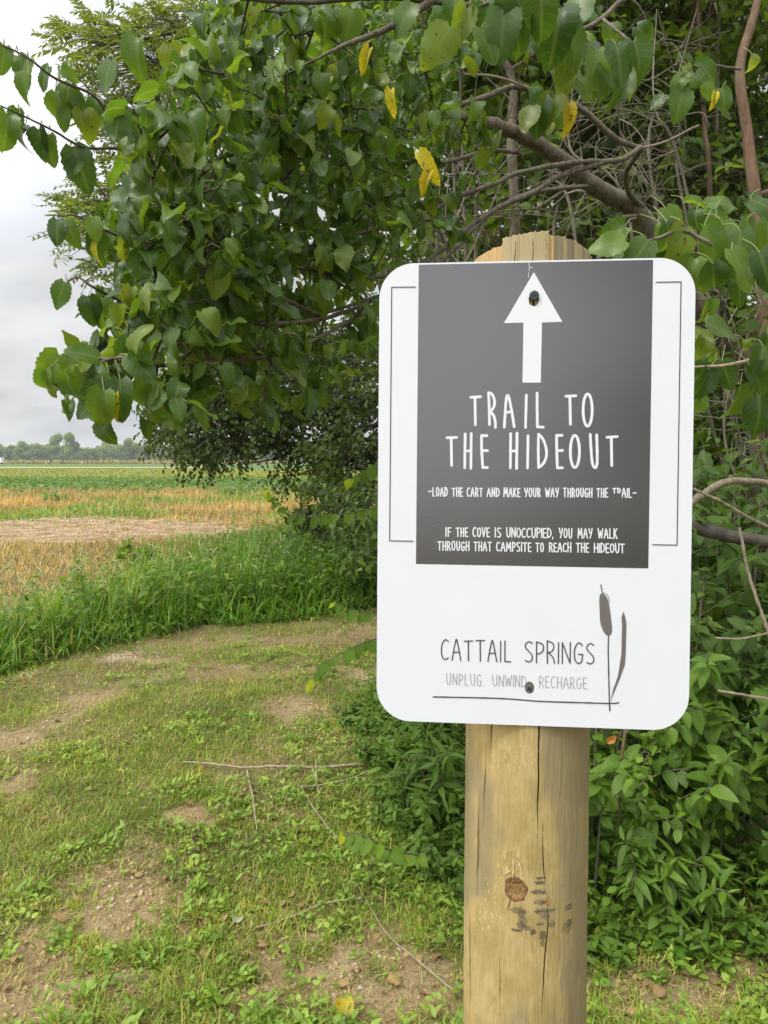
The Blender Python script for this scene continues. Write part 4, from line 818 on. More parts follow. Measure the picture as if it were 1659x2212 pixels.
# ---------------------------------------------------------------- other trees
def tree(name, label, base, trunk_pts, r0, r1, blobs, leaf, mat, bark, size, nleaf=7, tw=0.5, hang=.3, limbs_=6, group=None, cat='tree', tmpl=SIMPLE, up=.7, twig_r=.004, wt=True):
    """trunk polyline, limbs from it into crown volumes, leafy twigs filling those volumes"""
    t = empty(name, tuple(base), label, cat, group)
    g0 = Geo(); P = g0.tube(np.array(trunk_pts), r0, r1, n=28, sides=10, rough=.10); g0.build('trunk', bark, t)
    gb = Geo(); gl = Geo(); nb = 0
    for (c, rad, ntw) in blobs:
        c = np.array(c, float); rad = np.array(rad, float)
        k = np.linalg.norm(P - (c - np.array([0, 0, rad[2] * .6])), axis=1).argmin(); k = min(k, int(len(P) * .92))
        e = c + rnd(1)[0] * rad * .25
        mid = (P[k] + e) / 2 + rnd(1)[0] * .15 * np.linalg.norm(e - P[k])
        rl = max(.012, r0 * .30); LB = gb.tube(np.array([P[k], mid, e]), rl, rl * .3, n=12, sides=6, rough=.15); nb += 1
        nodes = [LB[5:]]
        for s in range(limbs_):
            q0 = LB[rng.integers(4, 11)]; q2 = c + rnd(1)[0] * rad * .8; q1 = (q0 + q2) / 2 + rnd(1)[0] * .12 * np.linalg.norm(q2 - q0)
            nodes.append(gb.tube(np.array([q0, q1, q2]), rl * .4, rl * .12, n=8, sides=5, rough=.1)[2:])
        nodes = np.vstack(nodes)
        # clumps: twig roots gather round a few places, leaving gaps
        ncl = max(5, ntw // 14); cl = c + rnd(ncl) * rad * (rng.random(ncl) ** .4)[:, None]
        pick = rng.integers(0, ncl, ntw); rp = cl[pick] + rng.normal(size=(ntw, 3)) * rad * .13
        outd = unit((rp - c) / rad ** 1 + UP * .15 + rnd(ntw) * .7)
        poly, b0, b1, ld = sprays(rp, outd, tw * rng.uniform(.6, 1.2, ntw), nleaf, hang=hang, bend=.25)
        nn = unit(UP * up + LIGHTWARD * .3 + rnd(len(b1)) * .9)
        place(gl, tmpl, b1, ld, nn, size * rng.uniform(.65, 1.25, len(b1)), var=np.clip(np.repeat(rng.random(ncl)[pick], nleaf) * .5 + rng.random(len(b1)) * .5, 0, 1))
        if wt:
            V, Q, L = tube_geo(poly, np.linspace(twig_r, twig_r * .4, 5)[None] * np.ones((ntw, 1)), 3); gb.add(V, Q, L)
            j = np.linalg.norm(rp[:, None] - nodes[None], axis=-1).argmin(1)
            jc = np.linalg.norm(cl[:, None] - nodes[None], axis=-1).argmin(1); cn = nodes[jc]
            V, Q, L = tube_geo(np.stack([cn, (cn + cl) / 2 + UP * .04, cl], 1), np.array([1.8, 1.5, 1.2])[None] * twig_r * np.ones((ncl, 1)), 4); gb.add(V, Q, L)
            cp = cl[pick]; pc = np.stack([cp, (cp + rp) / 2 + UP * .02, rp], 1); V, Q, L = tube_geo(pc, np.linspace(twig_r, twig_r * .8, 3)[None] * np.ones((ntw, 1)), 3); gb.add(V, Q, L)
    gb.build('branches', bark, t); gl.build('crown', mat, t)
    return t
# the feathery small-leaved tree behind the mulberry, against the sky
def pinnate(P, D, L, nl, geo, stems, size):
    tt = np.linspace(0, 1, 5); poly = P[:, None] + D[:, None] * (L[:, None] * tt[None])[..., None] - UP * (.28 * L[:, None] * tt[None] ** 2)[..., None]
    V, Q, Lc = tube_geo(poly, np.full((len(P), 5), .0022), 3); stems.add(V, Q, Lc)
    s = unit(np.cross(D, UP) + rnd(len(P)) * .2)
    for k in range(nl):
        t = .2 + .8 * k / (nl - 1); b = P + D * (L * t)[:, None] - UP * (.28 * L * t * t)[:, None]
        for sg in (-1, 1):
            ld = unit(D * .55 + s * sg * .85 - UP * .18 + rnd(len(P)) * .18); nn = unit(np.cross(ld, D) * sg + UP * .6 + rnd(len(P)) * .4)
            place(geo, LEAFLET, b, ld, nn, size * (1 - .3 * abs(t - .5)) * rng.uniform(.8, 1.2, len(P)))
wal = empty('small_leaved_tree', (0.6, 8.2, 0), 'feathery pale tree with narrow paired leaflets rising behind the mulberry against the sky', 'tree')
g0 = Geo(); WT = g0.tube(np.array([(0.6, 8.2, 0), (0.5, 8.1, 1.5), (0.1, 8.0, 3.0), (-.3, 7.9, 4.4), (-.6, 7.8, 5.8), (-.7, 7.8, 7.4)]), .13, .03, n=30, sides=10, rough=.1); g0.build('trunk', M_barkd, wal)
gb = Geo(); gs = Geo(); gw = Geo()
WBL = [((330, 150), (130, 90), 8.0, 150), ((220, 90), (90, 45), 7.8, 70), ((450, 180), (120, 110), 8.2, 120), ((300, 240), (90, 70), 7.9, 70), ((620, 150), (160, 130), 8.3, 160), ((230, 450), (80, 60), 7.4, 90), ((330, 400), (120, 120), 7.8, 120), ((210, 520), (60, 70), 7.3, 60), ((300, 600), (70, 60), 7.5, 60), ((780, 80), (150, 110), 8.4, 150), ((560, 30), (200, 70), 8.4, 110), ((380, 60), (90, 45), 8.1, 60)]
for (c, rr, Y, n) in WBL:
    e = at(c[0] + rr[0] * .2, c[1] + rr[1] * .2, Y); k = min(np.linalg.norm(WT - (e - UP * .5), axis=1).argmin(), 27)
    LB = gb.tube(np.array([WT[k], (WT[k] + e) / 2 + UP * .2, e]), .035, .010, n=12, sides=6, rough=.15)
    a = rng.uniform(0, 2 * math.pi, n); q = np.sqrt(rng.random(n))
    tp = np.array([at(c[0] + rr[0] * q[i] * math.cos(a[i]), c[1] + rr[1] * q[i] * math.sin(a[i]), Y + rng.normal() * .45) for i in range(n)])
    near = LB[3:][np.linalg.norm(tp[:, None] - LB[3:][None], axis=-1).argmin(1)]
    V, Q, L = tube_geo(np.stack([near, (near + tp) / 2 + UP * .06, tp], 1), np.array([.008, .005, .003])[None] * np.ones((n, 1)), 4); gb.add(V, Q, L)
    d = unit((tp - near) + np.array([-.35, -.1, .15]) + rnd(n) * .5)
    pinnate(tp, d, rng.uniform(.22, .42, n), 7, gw, gs, .08)
gb.build('branches', M_barkd, wal); gs.build('leaf_stalks', M_twigd, wal); gw.build('crown', M_walnut, wal)

# the dark tree that hangs over the field further along
def bl(px, py, Y, rx, ry, rd, n): 
    p = at(px, py, Y); k = Y / FPX; return (p, (rx * k, rd, ry * k), n)
tree('drooping_tree', 'dark small-leaved tree with low branches drooping over the field left of the sign', (1.6, 15, 0), [(1.6, 15, 0), (1.2, 14.9, 2), (.6, 14.7, 4), (0, 14.5, 6.5)], .22, .05,
     [bl(385, 915, 13.5, 50, 40, .5, 90), bl(430, 890, 13.5, 90, 60, .7, 220), bl(520, 950, 13.5, 95, 65, .7, 260), bl(600, 880, 14, 130, 100, .9, 380), bl(700, 900, 14.5, 110, 90, .8, 230), bl(660, 990, 14.5, 90, 55, .7, 110), bl(770, 870, 14, 80, 140, .9, 260), bl(420, 960, 13, 45, 25, .4, 60), bl(470, 820, 14, 110, 70, .9, 260), bl(640, 770, 14, 160, 90, 1, 350), bl(760, 1000, 12, 60, 55, .6, 100), bl(730, 1075, 11, 55, 45, .5, 100)],
     0, M_dark, M_barkd, .085, nleaf=9, tw=.5, hang=.8, limbs_=4, up=.5, tmpl=SIMPLE, twig_r=.005)

woods = [  # label, base x, y, lean x, trunk radius, bark, crown colour, height
    ('woods tree with a reddish brown upright trunk at the right edge of the photo', 3.35, 7.0, .06, .085, M_barkr, M_wood, 8.5),
    ('woods tree whose thick bare trunk rises behind the sign post between mulberry limbs', 1.30, 7.6, -.30, .12, M_bark, M_wood, 8.5),
    ('woods tree with a slim straight trunk left of the reddish trunk', 4.0, 9.5, .05, .07, M_barkr, M_wood, 9),
    ('woods tree with a thin pale trunk close beside the slim straight one', 4.35, 9.8, -.05, .055, M_bark, M_wood, 8),
    ('slender woods tree deep in the shade directly above the post', 2.6, 10.5, .1, .08, M_barkd, M_dark, 9.5),
    ('slender leaning woods tree behind the fork of the mulberry branches', 2.0, 9.0, .5, .06, M_barkd, M_wood, 7.5),
    ('broad woods tree behind the top left corner of the sign', 0.9, 11.5, -.3, .14, M_barkd, M_dark, 10),
    ('tall woods tree furthest right behind the reddish trunk', 6.2, 10.5, 0, .12, M_barkd, M_wood, 10),
    ('woods tree deep behind the sign with a yellow green crown', 3.4, 13.0, .2, .12, M_barkd, M_wood, 11),
    ('woods tree far back on the right with a dark crown', 7.5, 14.0, -.2, .15, M_barkd, M_dark, 11)]
for i, (lab, x, y, lean, r0, bark, mat, h) in enumerate(woods):
    seen = {0: [(1652, 640, 5.6), (1630, 415, 5.6), (1616, 300, 5.6), (1597, 150, 5.6), (1632, 20, 5.6), (1660, -150, 5.6)], 1: [(1112, 500, 6.2), (1104, 300, 6.2), (1106, 170, 6.2), (1052, 60, 6.2), (1020, -120, 6.2)], 2: [(1533, 430, 6.8), (1522, 275, 6.8), (1510, 60, 6.8), (1500, -100, 6.8)], 3: [(1556, 440, 7.0), (1548, 275, 7.0), (1552, 60, 7.0), (1560, -100, 7.0)]}.get(i)
    tp = [(x, y, 0), (x + lean * .3, y, h * .25), (x + lean * .7 + .05, y, h * .5), (x + lean, y, h * .75), (x + lean * 1.2, y, h)]
    if seen:
        q_ = path(seen); x, y = q_[0][0], q_[0][1]; tp = np.vstack([[[x, y, 0], [x, y, q_[0][2] * .5]], q_, [q_[-1] + np.array([0, 0, 1.5])]]); r0 = (.062, .056, .032, .028)[i]; lean = 0
    bl_ = []
    for k in range(6):
        z = h * (.20 + .14 * k) + rng.normal() * .2; rr = 1.5 - .1 * k + rng.random() * .4
        bl_.append(((x + lean * z / h + rng.normal() * .9, y + rng.normal() * .7 + (1.7 if seen else 0), z), (rr, rr * .9, .95), 260))
    tree('woodland_tree', lab, (x, y, 0), tp, r0, r0 * .25, bl_, 0, mat, bark, .115, nleaf=8, tw=.55, hang=.35, limbs_=5, group='trees of the woods behind the sign', twig_r=.004)

for lab, x, y, h, mat in (('broad hedgerow tree standing behind the viewer along the wood edge', 2.2, -9.0, 8.5, M_wood), ('dense hedgerow tree further behind the viewer along the wood edge', 3.4, -15.0, 10, M_dark), ('hedgerow tree standing right of the viewer', 4.6, -3.5, 8.5, M_wood)):
    bl_ = [((x + rng.normal() * .5, y + rng.normal() * .6, h * (.12 + .15 * k)), (1.7, 1.5, 1.0), 90) for k in range(6)]
    tree('hedgerow_tree', lab, (x, y, 0), [(x, y, 0), (x + .1, y, h * .4), (x, y + .1, h)], .14, .04, bl_, 0, mat, M_barkd, .2, nleaf=8, tw=.6, hang=.35, limbs_=3, group='hedgerow trees behind the viewer')
# dead bare branches tangled in the edge of the woods
def dead_tangle(label, base, pxbox, Y, n, seed):
    g_ = np.random.default_rng(seed); t = empty('dead_sapling', tuple(base), label, 'dead sapling', 'dead saplings tangled at the edge of the woods')
    gs = Geo(); x0, y0, x1, y1 = pxbox
    for s in range(3):
        a = at(g_.uniform(x0, x1), y1, Y + g_.normal() * .2); b = at(g_.uniform(x0, x1), y0, Y + g_.normal() * .3); m = (a + b) / 2 + g_.normal(size=3) * .15
        st = gs.tube(np.array([np.array(base) + g_.normal(size=3) * np.array([.08, .08, 0]), a, m, b]), .015, .004, n=26, sides=6, rough=.2)
        for k in range(n // 3):
            q = st[g_.integers(9, 25)]; d = unit(g_.normal(size=3) + np.array([0, 0, .25])); l = g_.uniform(.25, .9)
            br = gs.tube(np.array([q, q + d * l * .5 + g_.normal(size=3) * .05, q + d * l + np.array([0, 0, -.08])]),   .005, .0015, n=9, sides=4, rough=.15)
            for w in range(3):
                q2 = br[g_.integers(2, 8)]; d2 = unit(d + g_.normal(size=3) * .8); l2 = l * g_.uniform(.2, .5); gs.tube(np.array([q2, q2 + d2 * l2]), .0035, .0012, n=4, sides=3)
    gs.build('stems', M_twig, t)
dead_tangle('bare grey-brown dead sapling with a web of twigs between the two woods trunks upper right', (3.1, 5.9, 0), (1400, 20, 1540, 420), 5.8, 36, 1)
dead_tangle('bare dead sapling with crossed twigs directly above the sign', (1.7, 5.6, 0), (1130, 200, 1380, 520), 5.4, 42, 2)
dead_tangle('bare dead sapling with thin twigs left of the post top', (0.75, 5.0, 0), (930, 380, 1130, 560), 4.8, 42, 3)
dead_tangle('bare dead sapling with thin twigs beside the upper right corner of the sign', (3.0, 5.0, 0), (1500, 620, 1659, 1150), 4.6, 54, 4)
dead_tangle('bare dead sapling with fine upright twigs at the top edge above the mulberry limb', (0.9, 6.8, 0), (800, -40, 1010, 120), 6.6, 54, 5)
for (lab, pts, r0, r1) in (('curved grey-brown dead branch arching out beside the right edge of the sign', [(1480, 1095, 2.6), (1530, 1060, 2.65), (1580, 1040, 2.7), (1659, 1045, 2.8), (1760, 1075, 2.9)], .013, .012),
                           ('thin pale dead branch slanting down to the right beside the sign edge', [(1495, 1055, 2.3), (1560, 1085, 2.3), (1620, 1120, 2.32), (1720, 1165, 2.35)], .004, .006),
                           ('dark thick dead branch low behind the right edge of the sign', [(1440, 1110, 3.3), (1510, 1140, 3.25), (1590, 1160, 3.2), (1720, 1180, 3.2)], .03, .028),
                           ('thin straight pale dead stem near the right edge of the photo, slanting', [(1598, 1140, 2.4), (1615, 1230, 2.35), (1640, 1310, 2.3), (1670, 1390, 2.25)], .0045, .006),
                           ('short pale dead twig lying across the shrub leaves at the right edge', [(1550, 1492, 2.2), (1600, 1500, 2.15), (1680, 1514, 2.1)], .0035, .0045),
                           ('thin pale dead twig below the slanting stem at the right edge', [(1545, 1378, 2.3), (1600, 1380, 2.28), (1659, 1368, 2.25)], .003, .004)):
    g0 = Geo(); g0.tube(path(pts), r0, r1, n=24, sides=7, rough=.15); tag(g0.build('dead_branch', M_dead if 'dark' not in lab else M_barkd), lab, 'branch', 'dead branches beside the sign')

# ---------------------------------------------------------------- shrubs and undergrowth
def shrub(label, base, h, spread, nst, mat, size, tmpl=OVATE, leaves=14, group='shrubs along the edge of the woods', lean=(0, 0), cat='shrub', name='shrub', bark=M_twig, opp=True, hang=.35, branch=3):
    t = empty(name, tuple(base), label, cat, group); gs = Geo(); gl = Geo(); base = np.array(base, float)
    for s in range(nst):
        a = rng.uniform(0, 2 * math.pi); q = spread * math.sqrt(rng.random())
        hh = h * rng.uniform(.65, 1.05) * (1 - .35 * (q / spread) ** 2)
        tip = base + np.array([q * math.cos(a) + lean[0], q * math.sin(a) + lean[1], hh]); st0 = base + np.array([q * .35 * math.cos(a), q * .35 * math.sin(a), -.01])
        S_ = gs.tube(np.array([st0, (st0 + tip) / 2 + UP * h * .14, tip]), .006, .002, n=14, sides=5, rough=.12)
        stems = [S_]
        for b in range(branch):
            k = rng.integers(4, 12); d = unit(np.array([math.cos(a), math.sin(a), .2]) + rnd(1)[0] * .9); l = h * rng.uniform(.15, .4)
            stems.append(gs.tube(np.array([S_[k], S_[k] + d * l * .6 + UP * .02, S_[k] + d * l - UP * .03 * l]), .003, .0012, n=8, sides=4))
        for S2 in stems:
            n = leaves if S2 is S_ else max(6, leaves // 2)
            f = np.linspace(.18, .999, n) * (len(S2) - 1); i0 = f.astype(int); P = S2[i0] + (S2[np.minimum(i0 + 1, len(S2) - 1)] - S2[i0]) * (f - i0)[:, None]
            D = unit(S2[np.minimum(i0 + 1, len(S2) - 1)] - S2[np.maximum(i0 - 1, 0)])
            ang = np.arange(n) * math.pi / 2 + rng.random() * 3; e1 = unit(np.cross(D, np.array([.3, 1, .1]))); e2 = np.cross(D, e1)
            tone = rng.random()
            for sg in (1, -1):
                sd = (np.cos(ang)[:, None] * e1 + np.sin(ang)[:, None] * e2) * sg
                ld = unit(sd + D * .35 - UP * hang + rnd(n) * .25); nn = unit(UP * .8 + LIGHTWARD * .5 + rnd(n) * .5)
                ok = rng.random(n) < .86; place(gl, tmpl, (P + sd * .004)[ok], ld[ok], nn[ok], (size * rng.uniform(.5, 1.25, n) * (1 - .45 * np.linspace(0, 1, n) ** 3))[ok], wide=rng.uniform(.8, 1.2, int(ok.sum())), var=np.clip(tone * .55 + .3 * rng.random(n) + .25 * np.linspace(0, 1, n) ** 4, 0, 1)[ok])
    gs.build('stems', bark, t); gl.build('foliage', mat, t); return t
SHR = [  # label, x, y, height, spread, stems, material, leaf length, template
    ('bright green opposite-leaved shrub right of the post with an orange leaf in it', .72, 2.62, .72, .27, 20, M_shrub, .070, OVATE),
    ('bushy green shrub with broad pointed leaves in the middle of the lower right corner', 1.22, 2.75, .80, .34, 24, M_shrub, .085, OVATE),
    ('willowy weed clump with long narrow leaves at the lower right edge', 1.62, 2.75, .95, .26, 18, M_shrub, .10, LANCE),
    ('low clump of narrow-leaved weed at the foot of the shrubs right of the post', .92, 2.45, .34, .26, 16, M_shrub, .075, LANCE),
    ('narrow willowy weed clump between the two leafy shrubs right of the post', 1.0, 2.75, .85, .2, 12, M_shrub, .09, LANCE),
    ('leafy seedling clump at the far right bottom edge', 1.42, 2.32, .40, .16, 12, M_shrub, .075, OVATE),
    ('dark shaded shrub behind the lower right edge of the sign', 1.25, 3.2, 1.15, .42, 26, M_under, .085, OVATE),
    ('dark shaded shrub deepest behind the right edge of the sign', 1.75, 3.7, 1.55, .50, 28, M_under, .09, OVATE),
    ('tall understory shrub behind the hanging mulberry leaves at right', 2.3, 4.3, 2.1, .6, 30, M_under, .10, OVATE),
    ('low bright creeper mound touching the left side of the post, nearest the viewer', .22, 2.7, .13, .18, 16, M_shrub, .030, OVATE),
    ('low vine-covered mound left of the post below the sign', .14, 3.1, .15, .26, 20, M_shrub, .034, OVATE),
    ('green creeper mound further back left of the post', .12, 3.7, .2, .30, 22, M_shrub, .040, OVATE),
    ('ragged creeper patch spreading onto the mown grass under the lower left corner of the sign', .0, 4.3, .14, .32, 22, M_shrub, .036, OVATE),
    ('narrow-leaved weed standing left of the post among the creepers', .22, 3.05, .42, .14, 9, M_shrub, .08, LANCE),
    ('leafy bush close behind the lower left corner of the sign', .36, 3.5, .55, .26, 26, M_shrub, .045, OVATE),
    ('creeper mound beside the bare track at the left edge of the sign', .30, 5.0, .4, .32, 30, M_shrub, .045, OVATE),
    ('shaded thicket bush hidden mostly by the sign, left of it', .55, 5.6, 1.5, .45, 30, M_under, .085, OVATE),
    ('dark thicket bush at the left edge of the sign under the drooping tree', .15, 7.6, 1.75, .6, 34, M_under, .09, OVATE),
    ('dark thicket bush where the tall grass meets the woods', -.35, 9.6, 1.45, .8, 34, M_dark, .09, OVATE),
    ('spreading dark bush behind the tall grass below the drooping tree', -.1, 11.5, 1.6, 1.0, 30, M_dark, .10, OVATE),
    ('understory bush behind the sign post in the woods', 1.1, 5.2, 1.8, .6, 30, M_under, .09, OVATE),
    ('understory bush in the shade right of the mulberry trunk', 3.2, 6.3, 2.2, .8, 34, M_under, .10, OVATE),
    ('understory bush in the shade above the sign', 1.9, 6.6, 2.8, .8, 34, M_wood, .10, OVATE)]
for (lab, x, y, h, sp_, n, mat, sz, tm) in SHR:
    t = shrub(lab, (x, y, float(ground_z(np.array([x]), np.array([y]))[0])), h, sp_, int(n * .85), mat, sz * 1.15, tm)
    if 'orange leaf' in lab:
        gy = Geo(); place(gy, [MULB[1]], at(1312, 1602, 2.2)[None], np.array([[.8, 0, .35]]), np.array([[.1, -1, .4]]), np.array([.040]), wide=np.array([.8])); gy.build('orange_leaf', M_oleaf, t)
# reddish bare stem standing right of the post
g0 = Geo(); g0.tube(np.vstack([path([(1352, 1560, 2.32), (1344, 1640, 2.34), (1340, 1720, 2.4), (1337, 1800, 2.5)]), [at(1337, 1800, 2.6) * np.array([1, 1, 0])]]), .0045, .0055, n=20, sides=7, rough=.15)
tag(g0.build('withered_stalk', M_barkr), 'upright reddish dead stalk standing right of the post below the sign', 'stalk')
# arching honeysuckle shoots
def shoot(label, pts, size, tipy=True, n=13, r=.0032):
    P = path(pts); t = empty('arching_shoot', tuple(P[-1] * np.array([1, 1, 0])), label, 'shoot', 'leafy shoots reaching out beside the sign')
    gs = Geo(); S_ = gs.tube(P, .0015, r, n=40, sides=5, rough=.1); gs.build('stem', M_twig, t)
    f = np.linspace(0.0, .95, n) * 39; i0 = f.astype(int); B = S_[i0]; D = unit(S_[np.maximum(i0 - 1, 0)] - S_[np.minimum(i0 + 1, 39)])
    gl = Geo()
    for sg in (1, -1):
        sd = unit(np.cross(D, UP) * sg + rnd(n) * .2)
        ld = unit(sd * .7 + D * .45 - UP * .55 + rnd(n) * .2); nn = unit(UP * .5 + np.array([-.2, -.7, .2]) + rnd(n) * .35)
        place(gl, OVATE, B, ld, nn, size * (1 - .45 * (1 - f / 39) ** 2) * rng.uniform(.8, 1.15, n), wide=np.full(n, 1.25), var=np.clip(np.where(f < 5, .95, .15 + .5 * rng.random(n)), 0, 1))
    gl.build('leaves', M_shoot, t)
shoot('long arching shoot with a yellow green tip in front of the dry grass', [(575, 1060, 3.3), (600, 1085, 3.3), (640, 1112, 3.3), (700, 1115, 3.3), (760, 1108, 3.3), (830, 1095, 3.4), (950, 1100, 3.6)], .072, n=15)
shoot('leafy shoot with a yellow tip level with the bare track at the sign edge', [(722, 1303, 3.2), (745, 1312, 3.2), (780, 1322, 3.2), (820, 1330, 3.2), (900, 1345, 3.3)], .066, n=8)
shoot('leafy shoot reaching down left from the sign edge over the mown grass', [(668, 1478, 2.6), (690, 1450, 2.6), (720, 1422, 2.6), (770, 1395, 2.6), (820, 1378, 2.65), (920, 1360, 2.8)], .068, n=11)
shoot('short bright leafy shoot low over the grass left of the post', [(742, 1805, 2.0), (770, 1800, 2.0), (800, 1812, 2.0), (840, 1835, 2.05), (920, 1850, 2.2)], .058, n=7)
shoot('shaded shoot of broad leaves hanging beside the left edge of the sign', [(760, 1035, 3.0), (790, 1020, 3.0), (820, 1000, 3.0), (900, 980, 3.2)], .095, n=6)

# ---------------------------------------------------------------- grasses (stuff)
EDGE = [gnd(*p)[:2] for p in ((-250, 1530), (0, 1462), (100, 1432), (250, 1398), (400, 1368), (560, 1347), (700, 1332), (830, 1322), (950, 1316))]   # where the mowing stops
EX = np.array([e[0] for e in EDGE]); EY = np.array([e[1] for e in EDGE])
OUT = [(-6.0, 5.4), (-3.2, 6.3), (-2.9, 7.2), (-2.3, 9.0), (-1.9, 12.0), (-1.4, 15.0), (2, 17)]
OX = np.array([o[0] for o in OUT]); OY = np.array([o[1] for o in OUT])
def mown_limit(x): return np.interp(x, EX, EY)
def tall_limit(x): return np.interp(x, OX, OY)
def up_dirs(n, lean):
    a = rng.uniform(0, 2 * math.pi, n); l = np.abs(rng.normal(size=n)) * lean
    d = np.stack([np.cos(a) * l, np.sin(a) * l, np.ones(n)], -1); nn = np.stack([-np.cos(a), -np.sin(a), np.full(n, .15)], -1)   # blade bends forward along its lean
    return unit(d), unit(nn)
def in_view(x, y, m=.15):
    return np.abs(x) < y * (.5 + m) + .35
# mown grass
n = 330000; y = 1.45 + 6.9 * rng.random(n) ** 1.45; x = (rng.random(n) - .5) * 2 * (y * .58 + .25)
right = 0.55 + (y < 2.35) * 1.2 - np.clip(y - 4, 0, 4) * 0.02
lush = noise(x * 2.2, y * 2.2, 0, 61, 3); dn = np.clip(1.25 * (1 - bare(x, y)) ** 1.1 * (.35 + 1.2 * smooth(.3, .62, lush)), 0.06, 1) * np.where(y > 5, .8, 1)
k = (y < mown_limit(x) + .15) & (x < np.where(y < 2.6, 3, right) + .2 * noise(x * 3, y * 3, 0, 62)) & (rng.random(n) < dn)
x, y, lush = x[k], y[k], lush[k]; n = len(x); gg = Geo(); d, nn = up_dirs(n, .55)
hgt = (.02 + .05 * lush * rng.random(n) + .07 * (rng.random(n) < .06) * rng.random(n)) * np.where(y > 4.5, 1.15, 1)
place(gg, BLADE3, np.stack([x, y, ground_z(x, y) - .002], -1), d, nn, hgt, wide=rng.uniform(.9, 2.0, n) * .036 / np.maximum(hgt, .02) * .9, var=np.clip(rng.beta(1.6, 2.0, n) + (.45 - lush) * .5, 0, 1))
tag(gg.build('mown_grass', M_grass), kind='stuff')
# broad-leaved lawn weeds
nc = 8000; y = 1.5 + 6.0 * rng.random(nc) ** 1.5; x = (rng.random(nc) - .5) * 2 * (y * .56 + .2); pw = noise(x * 1.9, y * 1.9, 0, 65, 3)
k = (y < mown_limit(x)) & (x < .5 + (y < 2.45) * 1.2) & (rng.random(nc) < (1 - .93 * bare(x, y)) * smooth(.40, .6, pw + .12 * smooth(-1.2, .2, x) * (y < 4)))
x, y = x[k], y[k]; nc = len(x); gw_ = Geo(); m_ = 9
cx = np.repeat(x, m_) + rng.normal(size=nc * m_) * .02; cy_ = np.repeat(y, m_) + rng.normal(size=nc * m_) * .02
a = rng.uniform(0, 2 * math.pi, nc * m_); el = rng.uniform(.1, 1.1, nc * m_); ld = np.stack([np.cos(a), np.sin(a), el], -1); hz = np.repeat(rng.uniform(.005, .045, nc), m_) * rng.uniform(.4, 1.2, nc * m_)
var = np.clip(np.repeat(rng.random(nc), m_) * .7 + rng.random(nc * m_) * .3, 0, 1); lf = np.repeat(rng.random(nc) < .45, m_)
pos = np.stack([cx, cy_, ground_z(cx, cy_) + hz], -1); nn = UP + rnd(nc * m_) * .5
szw = np.repeat(rng.uniform(.011, .027, nc), m_) * rng.uniform(.7, 1.2, nc * m_)
place(gw_, OVAL, pos[~lf], ld[~lf], nn[~lf], szw[~lf], var=var[~lf]); place(gw_, LANCE, pos[lf], ld[lf] + UP * .4, nn[lf], szw[lf] * 1.7, wide=np.full(int(lf.sum()), 1.4), var=var[lf])
tag(gw_.build('lawn_weeds', M_weed), kind='stuff')
n1_, n2_ = 420, 300
y = np.concatenate([rng.uniform(2.2, 2.75, n1_), 2.75 + 2.1 * rng.random(n2_) ** 1.1]); x = np.concatenate([rng.uniform(.30, 1.8, n1_), .06 - .15 * (y[n1_:] - 2.75) + .38 * rng.random(n2_) ** .8])
nc = len(x); m_ = 9; hp = np.repeat(rng.uniform(.05, .24, nc) * np.where(y > 2.35, 1, .5), m_); tz = np.tile(np.linspace(.2, 1, m_), nc); lx = np.repeat(rng.normal(size=nc) * .05, m_) * tz; ly = np.repeat(rng.normal(size=nc) * .05, m_) * tz
cx = np.repeat(x, m_) + lx; cy_ = np.repeat(y, m_) + ly; a = np.repeat(rng.uniform(0, 6.28, nc), m_) + np.tile(np.arange(m_) * 2.4, nc); kd = np.repeat(rng.integers(0, 3, nc), m_); pos = np.stack([cx, cy_, hp * tz + ground_z(cx, cy_)], -1)
ld = np.stack([np.cos(a), np.sin(a), rng.uniform(-.2, .6, nc * m_)], -1); nn = UP + rnd(nc * m_) * .5; var = np.clip(np.repeat(rng.random(nc), m_) * .7 + .3 * rng.random(nc * m_), 0, 1); sw = np.repeat(rng.uniform(.026, .05, nc), m_) * rng.uniform(.6, 1.2, nc * m_)
ge = Geo()
for q_, (tm, k_) in enumerate(((OVATE, 1.15), (LANCE, 1.7), (OVAL, .8))): mk = kd == q_; place(ge, tm, pos[mk], ld[mk], nn[mk], sw[mk] * k_, var=var[mk])
b_ = np.column_stack([x, y, ground_z(x, y) - .005]); V, Q, L = tube_geo(np.stack([b_, (b_ + pos[m_ - 1::m_]) / 2, pos[m_ - 1::m_]], 1), np.array([.0016, .0013, .0009])[None] * np.ones((nc, 1)), 4); ge.add(V, Q, L)
tag(ge.build('path_edge_weeds', M_shrub), kind='stuff')
# straw and clippings on the soil
n = 85000; y = 1.45 + 6.5 * rng.random(n) ** 1.4; x = (rng.random(n) - .5) * 2 * (y * .57 + .25)
k = (y < mown_limit(x) + .3) & (x < .6 + (y < 2.55) * 1.3) & (rng.random(n) < .25 + .5 * noise(x * 3, y * 3, 0, 66, 2)); x, y = x[k], y[k]; n = len(x)
gs_ = Geo(); a = rng.uniform(0, 2 * math.pi, n); ld = np.stack([np.cos(a), np.sin(a), rng.normal(size=n) * .22], -1)
l_ = rng.uniform(.02, .085, n); place(gs_, BLADE3, np.stack([x, y, ground_z(x, y) + rng.uniform(.004, .02, n)], -1), ld, UP + rnd(n) * .3, l_, wide=.017 / l_, var=rng.random(n))
tag(gs_.build('straw_litter', M_straw), kind='stuff')
